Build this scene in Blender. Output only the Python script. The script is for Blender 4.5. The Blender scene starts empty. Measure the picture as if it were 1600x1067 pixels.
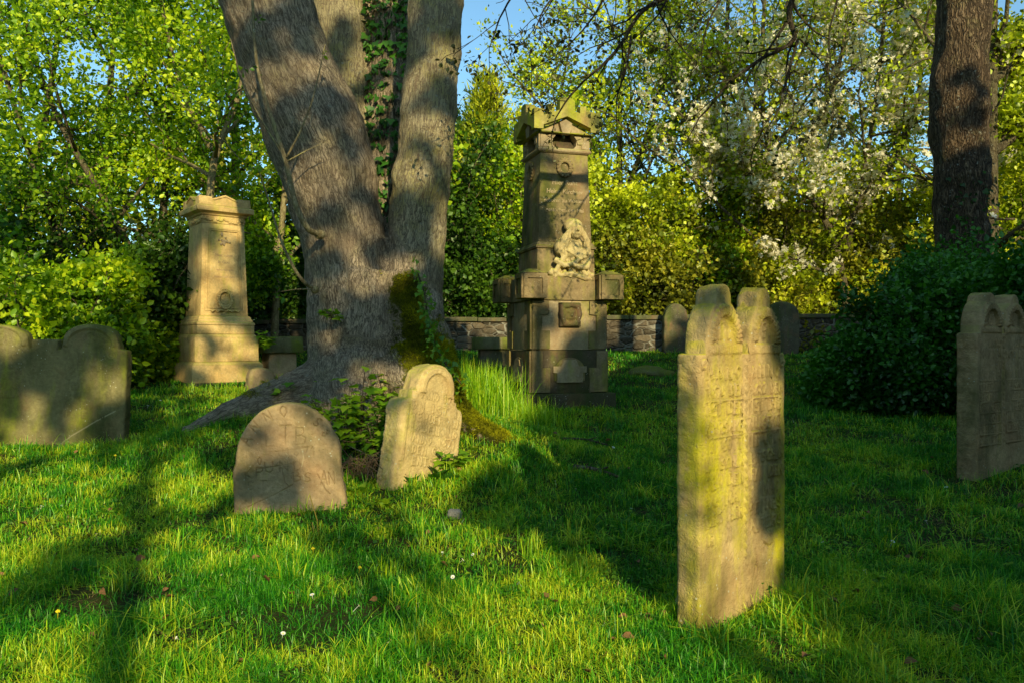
import bpy, bmesh, math, random
import numpy as np
from mathutils import Vector, Matrix

SC = bpy.context.scene
COL = SC.collection
PI = math.pi
rad = math.radians
RS = np.random.RandomState

# ------------------------------------------------------------------ frame of the place
F = 1244.0                    # focal length in photo pixels (1600 wide)
CAM_H = 1.3
HOR = 540.0
SUN_AZ, SUN_EL = rad(16), rad(20)
SH = np.array([-math.sin(SUN_AZ), math.cos(SUN_AZ)])   # horizontal direction the light travels
EU = np.array([math.cos(SUN_AZ), math.sin(SUN_AZ)])
TREE = (-1.45, 8.0)

def at(px, py, d):
    return np.array([(px - 800) / F * d, d, CAM_H + (HOR - py) / F * d])

# ------------------------------------------------------------------ numpy noise
def _hash(ix, iy, iz, seed):
    n = (ix * 374761393 + iy * 668265263 + iz * 2147483647 + seed * 144269504) & 0xffffffff
    n = (n ^ (n >> 13)) * 1274126177 & 0xffffffff
    n = (n ^ (n >> 16)) & 0xffffffff
    return n / 4294967295.0

def vnoise(p, seed=0):
    p = np.asarray(p, dtype=np.float64)
    i = np.floor(p).astype(np.int64); f = p - i
    f = f * f * (3 - 2 * f)
    x, y, z = i[:, 0], i[:, 1], i[:, 2]
    fx, fy, fz = f[:, 0], f[:, 1], f[:, 2]
    r = 0
    for dx in (0, 1):
        for dy in (0, 1):
            for dz in (0, 1):
                w = (fx if dx else 1 - fx) * (fy if dy else 1 - fy) * (fz if dz else 1 - fz)
                r = r + w * _hash(x + dx, y + dy, z + dz, seed)
    return r

def fbm(p, octv=4, seed=0):
    p = np.asarray(p, dtype=np.float64); a = .5; s = 0; t = 0
    for o in range(octv):
        s = s + a * vnoise(p, seed + o * 17); t += a; p = p * 2.03 + 11.3; a *= .5
    return s / t                                        # 0..1

def sstep(a, b, x):
    t = np.clip((x - a) / (b - a), 0, 1); return t * t * (3 - 2 * t)

# ------------------------------------------------------------------ ground
def ground_z(x, y, detail=True):
    x = np.atleast_1d(np.asarray(x, float)); y = np.atleast_1d(np.asarray(y, float))
    yy = np.clip(y, -2.5, 17.9)
    z = .085 * (yy - 3.6)
    z = z - .012 * np.clip(y - 20, 0, 40)
    z = z + .42 * np.exp(-((x - TREE[0]) ** 2 + (y - TREE[1]) ** 2) / 1.25 ** 2)
    z = z + .16 * np.exp(-((x + 2.65) ** 2 + (y - 7.6) ** 2) / .75 ** 2) + .17 * np.exp(-((x + .0) ** 2 + (y - 7.1) ** 2) / .85 ** 2)
    if detail:
        q = np.stack([x * .45, y * .45, 0 * x], 1)
        z = z + (fbm(q, 3, 5) - .5) * .10
        q = np.stack([x * 2.6, y * 2.6, 0 * x + 3], 1)
        z = z + (vnoise(q, 9) - .5) * .03
    return z

def gz(x, y):
    return float(ground_z(x, y)[0])

def p2g(px, py):
    y = np.arange(2, 30, .005)
    x = (px - 800) / F * y; z = CAM_H + (HOR - py) / F * y
    k = np.argmax(z <= ground_z(x, y))
    return np.array([x[k], y[k], float(ground_z(x[k], y[k])[0])])

# ------------------------------------------------------------------ object helpers
def link(o, parent=None):
    COL.objects.link(o)
    if parent is not None: o.parent = parent
    return o

def tag(o, label=None, cat=None, group=None, kind=None):
    if label: o['label'] = label
    if cat: o['category'] = cat
    if group: o['group'] = group
    if kind: o['kind'] = kind
    return o

def empty(name, loc, rotz=0, label=None, cat=None, group=None, rot=None):
    o = bpy.data.objects.new(name, None); COL.objects.link(o)
    o.empty_display_size = .1
    o.location = [float(v) for v in loc]
    o.rotation_euler = rot if rot else (0, 0, rotz)
    return tag(o, label, cat, group)

def np_mesh(name, V, faces_list, mat=None, smooth=True, attrs=None, sharp=None):
    """faces_list: list of int arrays (n,3) / (n,4)."""
    me = bpy.data.meshes.new(name)
    V = np.asarray(V, dtype=np.float32)
    me.vertices.add(len(V)); me.vertices.foreach_set('co', V.ravel())
    loops = np.concatenate([np.asarray(f, dtype=np.int32).ravel() for f in faces_list if len(f)])
    tot = np.concatenate([np.full(len(f), np.asarray(f).shape[1], dtype=np.int32) for f in faces_list if len(f)])
    start = np.concatenate([[0], np.cumsum(tot)[:-1]]).astype(np.int32)
    me.loops.add(len(loops)); me.loops.foreach_set('vertex_index', loops)
    me.polygons.add(len(tot)); me.polygons.foreach_set('loop_start', start)
    me.polygons.foreach_set('loop_total', tot)
    if smooth: me.polygons.foreach_set('use_smooth', np.ones(len(tot), dtype=bool))
    me.update(calc_edges=True)
    if attrs:
        for k, a in attrs.items():
            a = np.asarray(a, dtype=np.float32)
            if a.ndim == 1:
                at_ = me.attributes.new(k, 'FLOAT', 'POINT'); at_.data.foreach_set('value', a)
            elif a.shape[1] == 4:
                at_ = me.attributes.new(k, 'FLOAT_COLOR', 'POINT'); at_.data.foreach_set('color', a.ravel())
            else:
                at_ = me.attributes.new(k, 'FLOAT_VECTOR', 'POINT'); at_.data.foreach_set('vector', a.ravel())
    if sharp: me.set_sharp_from_angle(angle=sharp)
    if mat: me.materials.append(mat)
    return me

def np_obj(name, V, F_, mat, parent=None, **k):
    return link(bpy.data.objects.new(name, np_mesh(name, V, F_, mat, **k)), parent)

def bm_obj(name, bm, mat, parent=None, smooth=True, sharp=rad(35)):
    me = bpy.data.meshes.new(name)
    bmesh.ops.recalc_face_normals(bm, faces=bm.faces[:])
    bm.to_mesh(me); bm.free()
    if smooth:
        me.polygons.foreach_set('use_smooth', np.ones(len(me.polygons), dtype=bool))
        me.set_sharp_from_angle(angle=sharp)
    if mat: me.materials.append(mat)
    return link(bpy.data.objects.new(name, me), parent)

class MB:
    """numpy mesh collector"""
    def __init__(s): s.V = []; s.T = []; s.Q = []; s.n = 0
    def add(s, V, tris=None, quads=None):
        V = np.asarray(V, float)
        if tris is not None and len(tris): s.T.append(np.asarray(tris) + s.n)
        if quads is not None and len(quads): s.Q.append(np.asarray(quads) + s.n)
        s.V.append(V); s.n += len(V)
    def tube(s, P, R, seg=8, cap=True):
        P = np.asarray(P, float); n = len(P); R = np.broadcast_to(np.asarray(R, float), (n,))
        T = np.gradient(P, axis=0); T /= np.linalg.norm(T, axis=1, keepdims=True) + 1e-9
        ref = np.array([0, 0, 1.]) if abs(T[0][2]) < .9 else np.array([1., 0, 0])
        N = np.cross(T[0], ref); N /= np.linalg.norm(N)
        a = np.arange(seg) * 2 * PI / seg; ca, sa = np.cos(a)[:, None], np.sin(a)[:, None]
        rings = []
        for i in range(n):
            N = N - T[i] * N.dot(T[i]); N /= np.linalg.norm(N) + 1e-9
            B = np.cross(T[i], N)
            rings.append(P[i] + R[i] * (ca * N + sa * B))
        V = np.concatenate(rings)
        i, j = np.meshgrid(np.arange(n - 1), np.arange(seg), indexing='ij')
        i = i.ravel(); j = j.ravel(); j2 = (j + 1) % seg
        q = np.stack([i * seg + j, i * seg + j2, (i + 1) * seg + j2, (i + 1) * seg + j], 1)
        tr = []
        if cap:
            V = np.concatenate([V, P[:1], P[-1:]]); b, e = n * seg, n * seg + 1
            for k in range(seg):
                tr.append((b, (k + 1) % seg, k)); tr.append((e, (n - 1) * seg + k, (n - 1) * seg + (k + 1) % seg))
        s.add(V, tr, q)
    def ell(s, c, r, M=None, nu=14, nv=9):
        u = np.arange(nu) * 2 * PI / nu; v = np.linspace(0, PI, nv)
        V = np.array([[math.sin(b) * math.cos(a) * r[0], math.sin(b) * math.sin(a) * r[1], math.cos(b) * r[2]] for b in v for a in u])
        if M is not None: V = V @ np.asarray(M).T
        q = [(i * nu + j, (i + 1) * nu + j, (i + 1) * nu + (j + 1) % nu, i * nu + (j + 1) % nu) for i in range(nv - 1) for j in range(nu)]
        s.add(V + np.asarray(c), None, q)
    def box(s, c, h, M=None):
        V = np.array([[x, y, z] for x in (-1, 1) for y in (-1, 1) for z in (-1, 1)], float) * np.asarray(h)
        if M is not None: V = V @ np.asarray(M).T
        q = [(0, 1, 3, 2), (4, 6, 7, 5), (0, 4, 5, 1), (2, 3, 7, 6), (0, 2, 6, 4), (1, 5, 7, 3)]
        s.add(V + np.asarray(c), None, q)
    def data(s):
        V = np.concatenate(s.V); fl = []
        if s.T: fl.append(np.concatenate(s.T))
        if s.Q: fl.append(np.concatenate(s.Q))
        return V, fl
    def build(s, name, mat, parent=None, **k):
        V, fl = s.data(); return np_obj(name, V, fl, mat, parent, **k)

def remesh(V, fl, voxel, smooth_it=2):
    """fuse overlapping closed shapes into one skin; returns verts, quads, normals"""
    me = np_mesh('tmp', V, fl); o = bpy.data.objects.new('tmp', me); COL.objects.link(o)
    m = o.modifiers.new('r', 'REMESH'); m.mode = 'VOXEL'; m.voxel_size = voxel; m.adaptivity = 0
    if smooth_it:
        m2 = o.modifiers.new('s', 'SMOOTH'); m2.iterations = smooth_it; m2.factor = .5
    dg = bpy.context.evaluated_depsgraph_get()
    m3 = bpy.data.meshes.new_from_object(o.evaluated_get(dg))
    n = len(m3.vertices); V2 = np.empty(n * 3, np.float32); m3.vertices.foreach_get('co', V2)
    N2 = np.empty(n * 3, np.float32); m3.vertices.foreach_get('normal', N2)
    npol = len(m3.polygons); tot = np.empty(npol, np.int32); m3.polygons.foreach_get('loop_total', tot)
    lv = np.empty(len(m3.loops), np.int32); m3.loops.foreach_get('vertex_index', lv)
    st = np.empty(npol, np.int32); m3.polygons.foreach_get('loop_start', st)
    q = tot == 4; Q = lv[st[q][:, None] + np.arange(4)]; t = tot == 3
    T = lv[st[t][:, None] + np.arange(3)] if t.any() else np.zeros((0, 3), int)
    bpy.data.objects.remove(o); bpy.data.meshes.remove(me); bpy.data.meshes.remove(m3)
    return V2.reshape(-1, 3).astype(float), [Q, T], N2.reshape(-1, 3).astype(float)

# ------------------------------------------------------------------ material helpers
class NT:
    def __init__(s, name):
        s.m = bpy.data.materials.new(name); s.m.use_nodes = True
        s.t = s.m.node_tree; s.t.nodes.clear()
        s.out = s.n('ShaderNodeOutputMaterial')
    def n(s, typ, **k):
        nd = s.t.nodes.new(typ)
        for a, v in k.items(): setattr(nd, a, v)
        return nd
    def l(s, a, b): s.t.links.new(a, b)
    def set(s, sock, v):
        if hasattr(v, 'is_output') or isinstance(v, bpy.types.NodeSocket): s.l(v, sock)
        else: sock.default_value = v
    def coord(s, kind='Object', scale=None):
        c = s.n('ShaderNodeTexCoord').outputs[kind]
        if scale is None: return c
        m = s.n('ShaderNodeMapping'); m.inputs['Scale'].default_value = scale
        s.l(c, m.inputs['Vector']); return m.outputs[0]
    def map(s, vec, scale=(1, 1, 1), loc=(0, 0, 0)):
        m = s.n('ShaderNodeMapping'); m.inputs['Scale'].default_value = scale; m.inputs['Location'].default_value = loc
        s.l(vec, m.inputs['Vector']); return m.outputs[0]
    def attr(s, name, out='Fac'):
        return s.n('ShaderNodeAttribute', attribute_name=name).outputs[out]
    def noise(s, vec, scale, detail=4, rough=.55, dist=0):
        n = s.n('ShaderNodeTexNoise'); s.l(vec, n.inputs['Vector'])
        n.inputs['Scale'].default_value = scale; n.inputs['Detail'].default_value = detail
        n.inputs['Roughness'].default_value = rough; n.inputs['Distortion'].default_value = dist
        return n.outputs[0]
    def voro(s, vec, scale, feat='F1', out='Distance', rnd=1):
        n = s.n('ShaderNodeTexVoronoi', feature=feat); s.l(vec, n.inputs['Vector'])
        n.inputs['Scale'].default_value = scale; n.inputs['Randomness'].default_value = rnd
        return n.outputs[out]
    def ramp(s, f, stops, interp='LINEAR'):
        r = s.n('ShaderNodeValToRGB'); e = r.color_ramp.elements; r.color_ramp.interpolation = interp
        while len(e) < len(stops): e.new(.5)
        for i, (p, c) in enumerate(stops):
            e[i].position = p
            e[i].color = (c, c, c, 1) if isinstance(c, (int, float)) else (c[0], c[1], c[2], 1)
        s.l(f, r.inputs[0]); return r.outputs[0]
    def math(s, op, a, b=None, clamp=False):
        m = s.n('ShaderNodeMath', operation=op); m.use_clamp = clamp
        s.set(m.inputs[0], a)
        if b is not None: s.set(m.inputs[1], b)
        return m.outputs[0]
    def mix(s, f, a, b, mode='MIX'):
        m = s.n('ShaderNodeMix', data_type='RGBA', blend_type=mode)
        s.set(m.inputs[0], f)
        for i, v in ((6, a), (7, b)):
            if isinstance(v, tuple): m.inputs[i].default_value = (v[0], v[1], v[2], 1)
            else: s.l(v, m.inputs[i])
        return m.outputs[2]
    def bump(s, h, strength, dist=.01, prev=None):
        b = s.n('ShaderNodeBump'); b.inputs['Strength'].default_value = strength; b.inputs['Distance'].default_value = dist
        s.l(h, b.inputs['Height'])
        if prev is not None: s.l(prev, b.inputs['Normal'])
        return b.outputs[0]
    def bsdf(s, color, rough=.9, normal=None, spec=.25):
        p = s.n('ShaderNodeBsdfPrincipled')
        s.set(p.inputs['Base Color'], color if not isinstance(color, tuple) else (*color, 1))
        s.set(p.inputs['Roughness'], rough); p.inputs['Specular IOR Level'].default_value = spec
        if normal is not None: s.l(normal, p.inputs['Normal'])
        s.l(p.outputs[0], s.out.inputs['Surface']); return p
    def upness(s):
        g = s.n('ShaderNodeNewGeometry'); x = s.n('ShaderNodeSeparateXYZ'); s.l(g.outputs['Normal'], x.inputs[0]); return x.outputs[2]

def stone_mat(name, base=(.33, .225, .11), light=(.42, .31, .16), lichen=(.30, .29, .025), algae=(.055, .068, .018),
              lich=.5, alg=.5, rough_bump=.5, pit=60, seed=0):
    g_ = .95 if any(k in name for k in ('dark', 'sooty')) else 1.22 if any(k in name for k in ('mossy', 'scraped', 'lichen')) else .80 if 'relief' in name else 1.32
    base = tuple(min(.72, v * g_) for v in base); light = tuple(min(.78, v * g_) for v in light); lichen = tuple(min(.8, v * 1.25) for v in lichen)
    s = NT(name); co = s.coord('Object'); co = s.map(co, (1, 1, 1), (seed * 3.7, seed * 1.3, seed))
    c = s.mix(s.ramp(s.noise(co, 2.2, 5), [(.3, 0.), (.7, 1.)]), base, light)
    c = s.mix(s.ramp(s.noise(co, 35, 3), [(.35, .0), (.75, .45)]), c, tuple(v * .45 for v in base))
    iron = s.ramp(s.noise(s.map(co, (1, 1, 1), (9, 2, 4)), 3.2, 4), [(.5, 0.), (.72, .55)])
    c = s.mix(iron, c, (.30, .14, .065))
    # lichen, streaking down from the top
    ls = s.noise(s.map(co, (1, 1, .28), (2, 7, 1)), 4.5, 5, .6)
    lf = s.ramp(ls, [(.66 - .3 * lich, 0.), (.86 - .3 * lich, .9)])
    up = s.ramp(s.upness(), [(.35, 0.), (.9, 1.)])
    upn = s.math('MULTIPLY', up, s.ramp(s.noise(co, 9, 4), [(.3, .35), (.6, 1.)]))
    lf = s.math('MAXIMUM', lf, s.math('MULTIPLY', upn, min(1, .4 + lich)))
    lf = s.math('MULTIPLY', lf, s.ramp(s.noise(co, 24, 6, .75), [(.30, .25), (.50, 1.)]))
    lcol = s.mix(s.noise(co, 14, 3), lichen, (lichen[0] * .6, lichen[1] * .75, lichen[2] * .9))
    c = s.mix(lf, c, lcol)
    c = s.mix(s.ramp(s.noise(s.map(co, (1, 1, 1), (1, 6, 2)), 7, 6, .7), [(.42, 0.), (.72, .15 if 'relief' in name else .6)]), c, tuple(v * .5 for v in base))
    # dark algae
    af = s.ramp(s.noise(s.map(co, (1, 1, .5), (5, 1, 8)), 2.6, 5, .6), [(.62 - .28 * alg, 0.), (.84 - .28 * alg, .85)])
    c = s.mix(af, c, algae)
    sp = s.ramp(s.voro(co, 26), [(.10, .8), (.17, 0.)])
    sp = s.math('MULTIPLY', sp, s.ramp(s.noise(co, 6, 2), [(.5, 0.), (.62, 1.)]))
    c = s.mix(sp, c, (.50, .48, .36))
    g = s.attr('groove')
    c = s.mix(s.math('MULTIPLY', g, .42, True), c, (.075, .055, .028))
    c = s.mix(s.math('MULTIPLY', g, -1.0, True), c, (.55, .46, .27))
    h1 = s.noise(co, pit, 5, .65); h2 = s.noise(co, 9, 5, .6)
    pv = s.ramp(s.voro(co, pit * .8), [(.05, 0.), (.3, 1.)])
    h = s.math('ADD', s.math('ADD', s.math('MULTIPLY', h1, .7), h2), s.math('MULTIPLY', pv, .25))
    nb = s.bump(h, rough_bump, .025)
    s.bsdf(c, .92, nb, .15); return s.m

def leaf_mat(name, dark, mid, bright, trans=.35, gloss=.05, base_shade=.0):
    s = NT(name)
    a = s.n('ShaderNodeAttribute', attribute_name='lf')
    sep = s.n('ShaderNodeSeparateColor'); s.l(a.outputs['Color'], sep.inputs[0])
    r, t, k = sep.outputs[0], sep.outputs[1], sep.outputs[2]
    f = s.math('ADD', s.math('MULTIPLY', r, .5), s.math('MULTIPLY', t, .5))
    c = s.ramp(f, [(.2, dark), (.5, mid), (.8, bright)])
    if base_shade > 0:
        c = s.mix(s.math('MULTIPLY', s.math('SUBTRACT', 1.0, k), base_shade, True), c, tuple(v * .35 for v in dark))  # darkens blade bases to paint in the shade between blades
    d = s.n('ShaderNodeBsdfDiffuse'); s.l(c, d.inputs[0])
    tr = s.n('ShaderNodeBsdfTranslucent')
    tc = s.mix(1.0, c, (1.2, 1.2, .6), 'MULTIPLY'); s.l(tc, tr.inputs[0])
    m = s.n('ShaderNodeMixShader'); m.inputs[0].default_value = trans
    s.l(d.outputs[0], m.inputs[1]); s.l(tr.outputs[0], m.inputs[2])
    gl = s.n('ShaderNodeBsdfGlossy'); gl.inputs['Roughness'].default_value = .45; gl.inputs[0].default_value = (.8, .9, .6, 1)
    m2 = s.n('ShaderNodeMixShader'); m2.inputs[0].default_value = gloss
    s.l(m.outputs[0], m2.inputs[1]); s.l(gl.outputs[0], m2.inputs[2])
    s.l(m2.outputs[0], s.out.inputs['Surface']); return s.m

def bark_mat(name, dark, light, lichen=(.20, .19, .06), lich=.3, zs=.18, sc=26, strength=.8, moss=None, use_attr=False, dist=.05):
    s = NT(name)
    co0 = s.coord('Object')
    co = s.n('ShaderNodeAttribute', attribute_name='bark').outputs['Vector'] if use_attr else co0
    nz = s.n('ShaderNodeTexNoise'); s.l(co, nz.inputs['Vector']); nz.inputs['Scale'].default_value = 6; nz.inputs['Detail'].default_value = 4
    wv = s.n('ShaderNodeVectorMath', operation='MULTIPLY_ADD'); s.l(nz.outputs['Color'], wv.inputs[0]); wv.inputs[1].default_value = (.055, .055, .05); s.l(s.map(co, (1, 1, zs)), wv.inputs[2]); stv = wv.outputs[0]
    na = s.noise(stv, sc * .7, 2, .55, .3); nb_ = s.noise(s.map(stv, (1, 1, 1), (3.1, 7.7, 1.9)), sc * 1.5, 2, .5, .3)
    ra = s.math('ABSOLUTE', s.math('SUBTRACT', na, .5)); rb = s.math('ABSOLUTE', s.math('SUBTRACT', nb_, .5))
    cut = s.math('MINIMUM', s.ramp(ra, [(.0, 0.), (.035, .35), (.09, 1.)]), s.ramp(rb, [(.0, .12), (.045, .6), (.10, 1.)]))
    fine = s.noise(s.map(co, (1, 1, zs * 2)), sc * 3.2, 5, .7)
    h = s.math('ADD', cut, s.math('MULTIPLY', fine, .55))
    c = s.mix(s.ramp(h, [(.28, 0.), (.95, .75), (1.4, 1.)]), dark, light)
    c = s.mix(s.ramp(s.noise(co, 1.3, 5, .6), [(.42, 0.), (.68, .55)]), c, tuple(v * w for v, w in zip(light, (.45, .40, .38))))
    g_ = s.attr('pale') if use_attr else None
    if g_ is not None: c = s.mix(s.math('MULTIPLY', g_, s.ramp(cut, [(.1, .1), (.7, .75)])), c, (.66, .58, .30))  # sunlit look of some stems painted in as paler bark
    lf = s.math('MULTIPLY', s.ramp(s.noise(co, 3.4, 6, .7), [(.6 - .25 * lich, 0.), (.78 - .25 * lich, .8)]), s.ramp(cut, [(.2, .2), (.8, 1.)]))
    if g_ is not None: lf = s.math('MULTIPLY', lf, s.math('ADD', .35, g_), True)
    c = s.mix(lf, c, lichen)
    fl = s.ramp(s.noise(co, 19, 5, .7), [(.60, 0.), (.66, .85)])
    pt = s.ramp(s.noise(co, 1.4, 3), [(.46, 0.), (.60, 1.)])
    if g_ is not None: pt = s.math('ADD', pt, s.math('MULTIPLY', g_, .8), True)
    c = s.mix(s.math('MULTIPLY', fl, pt), c, (.50, .49, .38))
    nb = s.bump(h, strength, dist)
    if moss:
        mf = s.attr('moss')
        mn = s.ramp(s.math('ADD', mf, s.math('MULTIPLY', s.math('SUBTRACT', s.noise(co0, 13, 6, .75), .5), 1.3)), [(.40, 0.), (.58, 1.)])
        mc = s.mix(s.math('MULTIPLY', s.ramp(s.upness(), [(.10, .10), (.6, 1.)]), s.ramp(s.noise(co0, 9, 6, .7), [(.35, .12), (.62, 1.)])), (.060, .065, .010), moss)  # upward moss painted brighter as a sunlit crest, sides kept dark
        c = s.mix(mn, c, mc)
        nb = s.bump(s.noise(co0, 45, 6, .85), .9, .04, nb)
    s.bsdf(c, .95, nb, .1); return s.m

# ------------------------------------------------------------------ leaves
def _shape(kind):
    if kind == 'diamond':
        V = [(0, 0, 0), (.38, .45, .10), (0, 1, -.06), (-.38, .45, .10)]; T = [(0, 1, 2), (0, 2, 3)]
    elif kind == 'oval':
        V = [(0, 0, 0), (.28, .25, .06), (.30, .6, .06), (0, 1, -.12), (-.30, .6, .06), (-.28, .25, .06)]
        T = [(0, 1, 2), (0, 2, 3), (0, 3, 4), (0, 4, 5)]
    elif kind == 'maple':
        pts = [(0, 0), (.42, .02), (.30, .22), (.62, .42), (.30, .52), (.20, .62), (0, 1.0), (-.20, .62), (-.30, .52), (-.62, .42), (-.30, .22), (-.42, .02)]
        V = [(x, y, .10 * abs(x) - .10 * y * y) for x, y in pts] + [(0, .35, 0)]
        T = [(12, i, (i + 1) % 12) for i in range(12)]
    elif kind == 'ivy':
        pts = [(0, .05), (.30, -.05), (.48, .30), (.26, .45), (0, 1.), (-.26, .45), (-.48, .30), (-.30, -.05)]
        V = [(x, y, .08 * abs(x)) for x, y in pts] + [(0, .3, 0)]; T = [(8, i, (i + 1) % 8) for i in range(8)]
    elif kind == 'needle':
        V = [(-.10, 0, 0), (.10, 0, 0), (.05, .6, .03), (0, 1, 0), (-.05, .6, .03)]; T = [(0, 1, 2), (0, 2, 4), (4, 2, 3)]
    elif kind == 'petal':
        pts = [(0, -.1)]; V = []
        for k in range(5):
            a = k * 2 * PI / 5
            for da, r in ((-.42, .42), (0, .5), (.42, .42)): V.append((r * math.sin(a + da), .5 * 0 + r * math.cos(a + da), .10))
            V.append((.16 * math.sin(a + PI / 5), .16 * math.cos(a + PI / 5), .02))
        V.append((0, 0, 0)); n = len(V) - 1; T = [(n, i, (i + 1) % n) for i in range(n)]
    return np.array(V, float), np.array(T)

def leaf_arrays(rng, P, size, kind='diamond', D=None, up=.5, tilt=1., size_var=.5, tone=None):
    n = len(P); V0, T0 = _shape(kind); k = len(V0)
    if D is None: D = rng.normal(size=(n, 3)) * [1, 1, .5] + [0, 0, -.25]
    D = D / (np.linalg.norm(D, axis=1, keepdims=True) + 1e-9)
    N = rng.normal(size=(n, 3)) * tilt + np.array([0, 0, up * 2])
    S = np.cross(D, N); S /= np.linalg.norm(S, axis=1, keepdims=True) + 1e-9
    N = np.cross(S, D)
    sz = size * (1 + size_var * rng.uniform(-1, 1, n))[:, None, None]
    V = P[:, None, :] + sz * (S[:, None, :] * V0[None, :, :1] + D[:, None, :] * V0[None, :, 1:2] + N[:, None, :] * V0[None, :, 2:3])
    T = (np.arange(n)[:, None, None] * k + T0[None]).reshape(-1, 3)
    r = rng.uniform(0, 1, n)
    if tone is None: tone = fbm(P * .9, 3, 3)
    tone = np.clip((tone - .5) * 2.2 + .5, 0, 1)
    C = np.stack([r, tone, np.ones(n), np.ones(n)], 1)
    return V.reshape(-1, 3), T, np.repeat(C, k, axis=0)

def leaf_obj(name, rng, P, size, mat, parent=None, **k):
    V, T, C = leaf_arrays(rng, np.asarray(P, float), size, **k)
    return np_obj(name, V, [T], mat, parent, attrs={'lf': C}, smooth=False)

# ------------------------------------------------------------------ branching
def unit(v): return v / (np.linalg.norm(v) + 1e-9)

class Brancher:
    def __init__(s, rng, ratios=(.62, .6, .55), kids=(5, 5, 4), ang=(48, 45, 45), up=(.05, .03, .0, -.02), wig=(.08, .12, .16, .2), start=.3, minr=.004):
        s.rng = rng; s.ratios = ratios; s.kids = kids; s.ang = ang; s.up = up; s.wig = wig; s.start = start; s.minr = minr
        s.mb = MB(); s.anch = []; s.adir = []; s.maxlev = len(kids)
    def grow(s, p, d, L, r, lev=0, taper=.35):
        rng = s.rng; n = max(3, int(4 + (2 if lev == 0 else 0)))
        pts = [np.array(p, float)]; d = unit(np.array(d, float)); ds = [d]
        for i in range(n):
            d = unit(d + rng.normal(0, s.wig[min(lev, 3)], 3) + np.array([0, 0, s.up[min(lev, 3)]]))
            pts.append(pts[-1] + d * L / n); ds.append(d)
        pts = np.array(pts)
        s.follow(pts, r, lev, taper, L)
    def follow(s, pts, r, lev=0, taper=.35, L=None, kids=None, start=None):
        rng = s.rng; pts = np.asarray(pts, float); n = len(pts) - 1
        if L is None: L = np.linalg.norm(np.diff(pts, axis=0), axis=1).sum()
        R = np.maximum(np.linspace(1, taper, n + 1) * r, s.minr)
        s.mb.tube(pts, R, (9, 7, 5, 4, 3)[min(lev, 4)], cap=lev < 2)
        if lev >= s.maxlev:
            m = 3
            for t in np.linspace(.35, 1, m):
                x = t * n; i = min(int(x), n - 1); s.anch.append(pts[i] + (pts[i + 1] - pts[i]) * (x - i)); s.adir.append(unit(pts[i + 1] - pts[i]))
            return
        k = kids if kids is not None else s.kids[lev]; a0 = rng.uniform(0, 6.28)
        st = start if start is not None else (s.start if lev == 0 else .2)
        for j in range(k):
            t = st + (1 - st) * (j + rng.uniform(.1, .9)) / k
            x = t * n; i = min(int(x), n - 1); q = pts[i] + (pts[i + 1] - pts[i]) * (x - i); d = unit(pts[i + 1] - pts[i])
            ref = np.array([1., 0, 0]) if abs(d[2]) > .8 else np.array([0, 0, 1.])
            u = unit(np.cross(d, ref)); w = np.cross(d, u); az = a0 + j * 2.4 + rng.normal(0, .4)
            an = rad(s.ang[lev] * rng.uniform(.7, 1.25))
            cd = d * math.cos(an) + (u * math.cos(az) + w * math.sin(az)) * math.sin(an)
            rr = max((1 - t * (1 - taper)) * r * .6, s.minr)
            s.grow(q, cd, L * s.ratios[lev] * (1.15 - .55 * t) * rng.uniform(.8, 1.2), rr, lev + 1)
        # leader keeps going
        s.grow(pts[-1], unit(pts[-1] - pts[-2]), L * s.ratios[lev] * .7, max(r * taper, s.minr), lev + 1)

def scatter_leaves(rng, B, per, spread, gaps=0., off=0.):
    A0_, D0_ = np.array(B.anch), np.array(B.adir)
    w_ = fbm(A0_ * 1.5 + off, 2, 44); cnt = np.clip(np.round(per * np.clip(1 + (w_ - .5) * 6 * gaps, .05, 2.2)), 0, None).astype(int)
    A = np.repeat(A0_, cnt, axis=0); D = np.repeat(D0_, cnt, axis=0)
    P = A + rng.normal(0, 1, A.shape) * spread
    return P, unit_rows(D * .6 + rng.normal(0, .7, D.shape) + [0, 0, -.1])

def unit_rows(a): return a / (np.linalg.norm(a, axis=1, keepdims=True) + 1e-9)

# ================================================================== MATERIALS
M = {}
M['sand'] = stone_mat('sandstone_gold', (.52, .34, .13), (.60, .43, .19), (.40, .37, .03), lich=.38, alg=.20, seed=1)
M['obel'] = stone_mat('sandstone_mossy', (.22, .155, .078), (.31, .23, .12), (.31, .29, .02), lich=.50, alg=.60, seed=2)
M['obel_moss'] = stone_mat('sandstone_lichen', (.34, .27, .08), (.40, .34, .12), (.44, .43, .02), lich=.85, alg=.50, seed=3)
M['relief'] = stone_mat('sandstone_relief', (.66, .51, .23), (.76, .61, .31), (.52, .48, .03), lich=.35, alg=-.3, seed=13)
M['obel_pale'] = stone_mat('sandstone_scraped', (.34, .255, .145), (.40, .31, .185), lich=.25, alg=.40, seed=4)
M['obel_dark'] = stone_mat('sandstone_sooty', (.10, .075, .045), (.14, .11, .07), (.16, .17, .02), lich=.3, alg=.6, seed=5)
M['stone_near'] = stone_mat('gravestone_rough', (.40, .275, .115), (.50, .37, .17), (.62, .50, .010), lich=.74, alg=.45, rough_bump=.6, pit=85, seed=6)
M['stone_grey'] = stone_mat('gravestone_grey', (.40, .26, .12), (.48, .33, .165), (.34, .29, .03), lich=.35, alg=.35, rough_bump=.6, seed=7)
M['stone_brown'] = stone_mat('gravestone_brown', (.34, .235, .125), (.42, .30, .165), (.34, .31, .04), lich=.25, alg=.30, rough_bump=.5, seed=8)
M['stone_gold'] = stone_mat('gravestone_gold', (.44, .31, .13), (.52, .39, .18), (.44, .40, .03), lich=.4, alg=.20, rough_bump=.5, seed=9)
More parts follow.
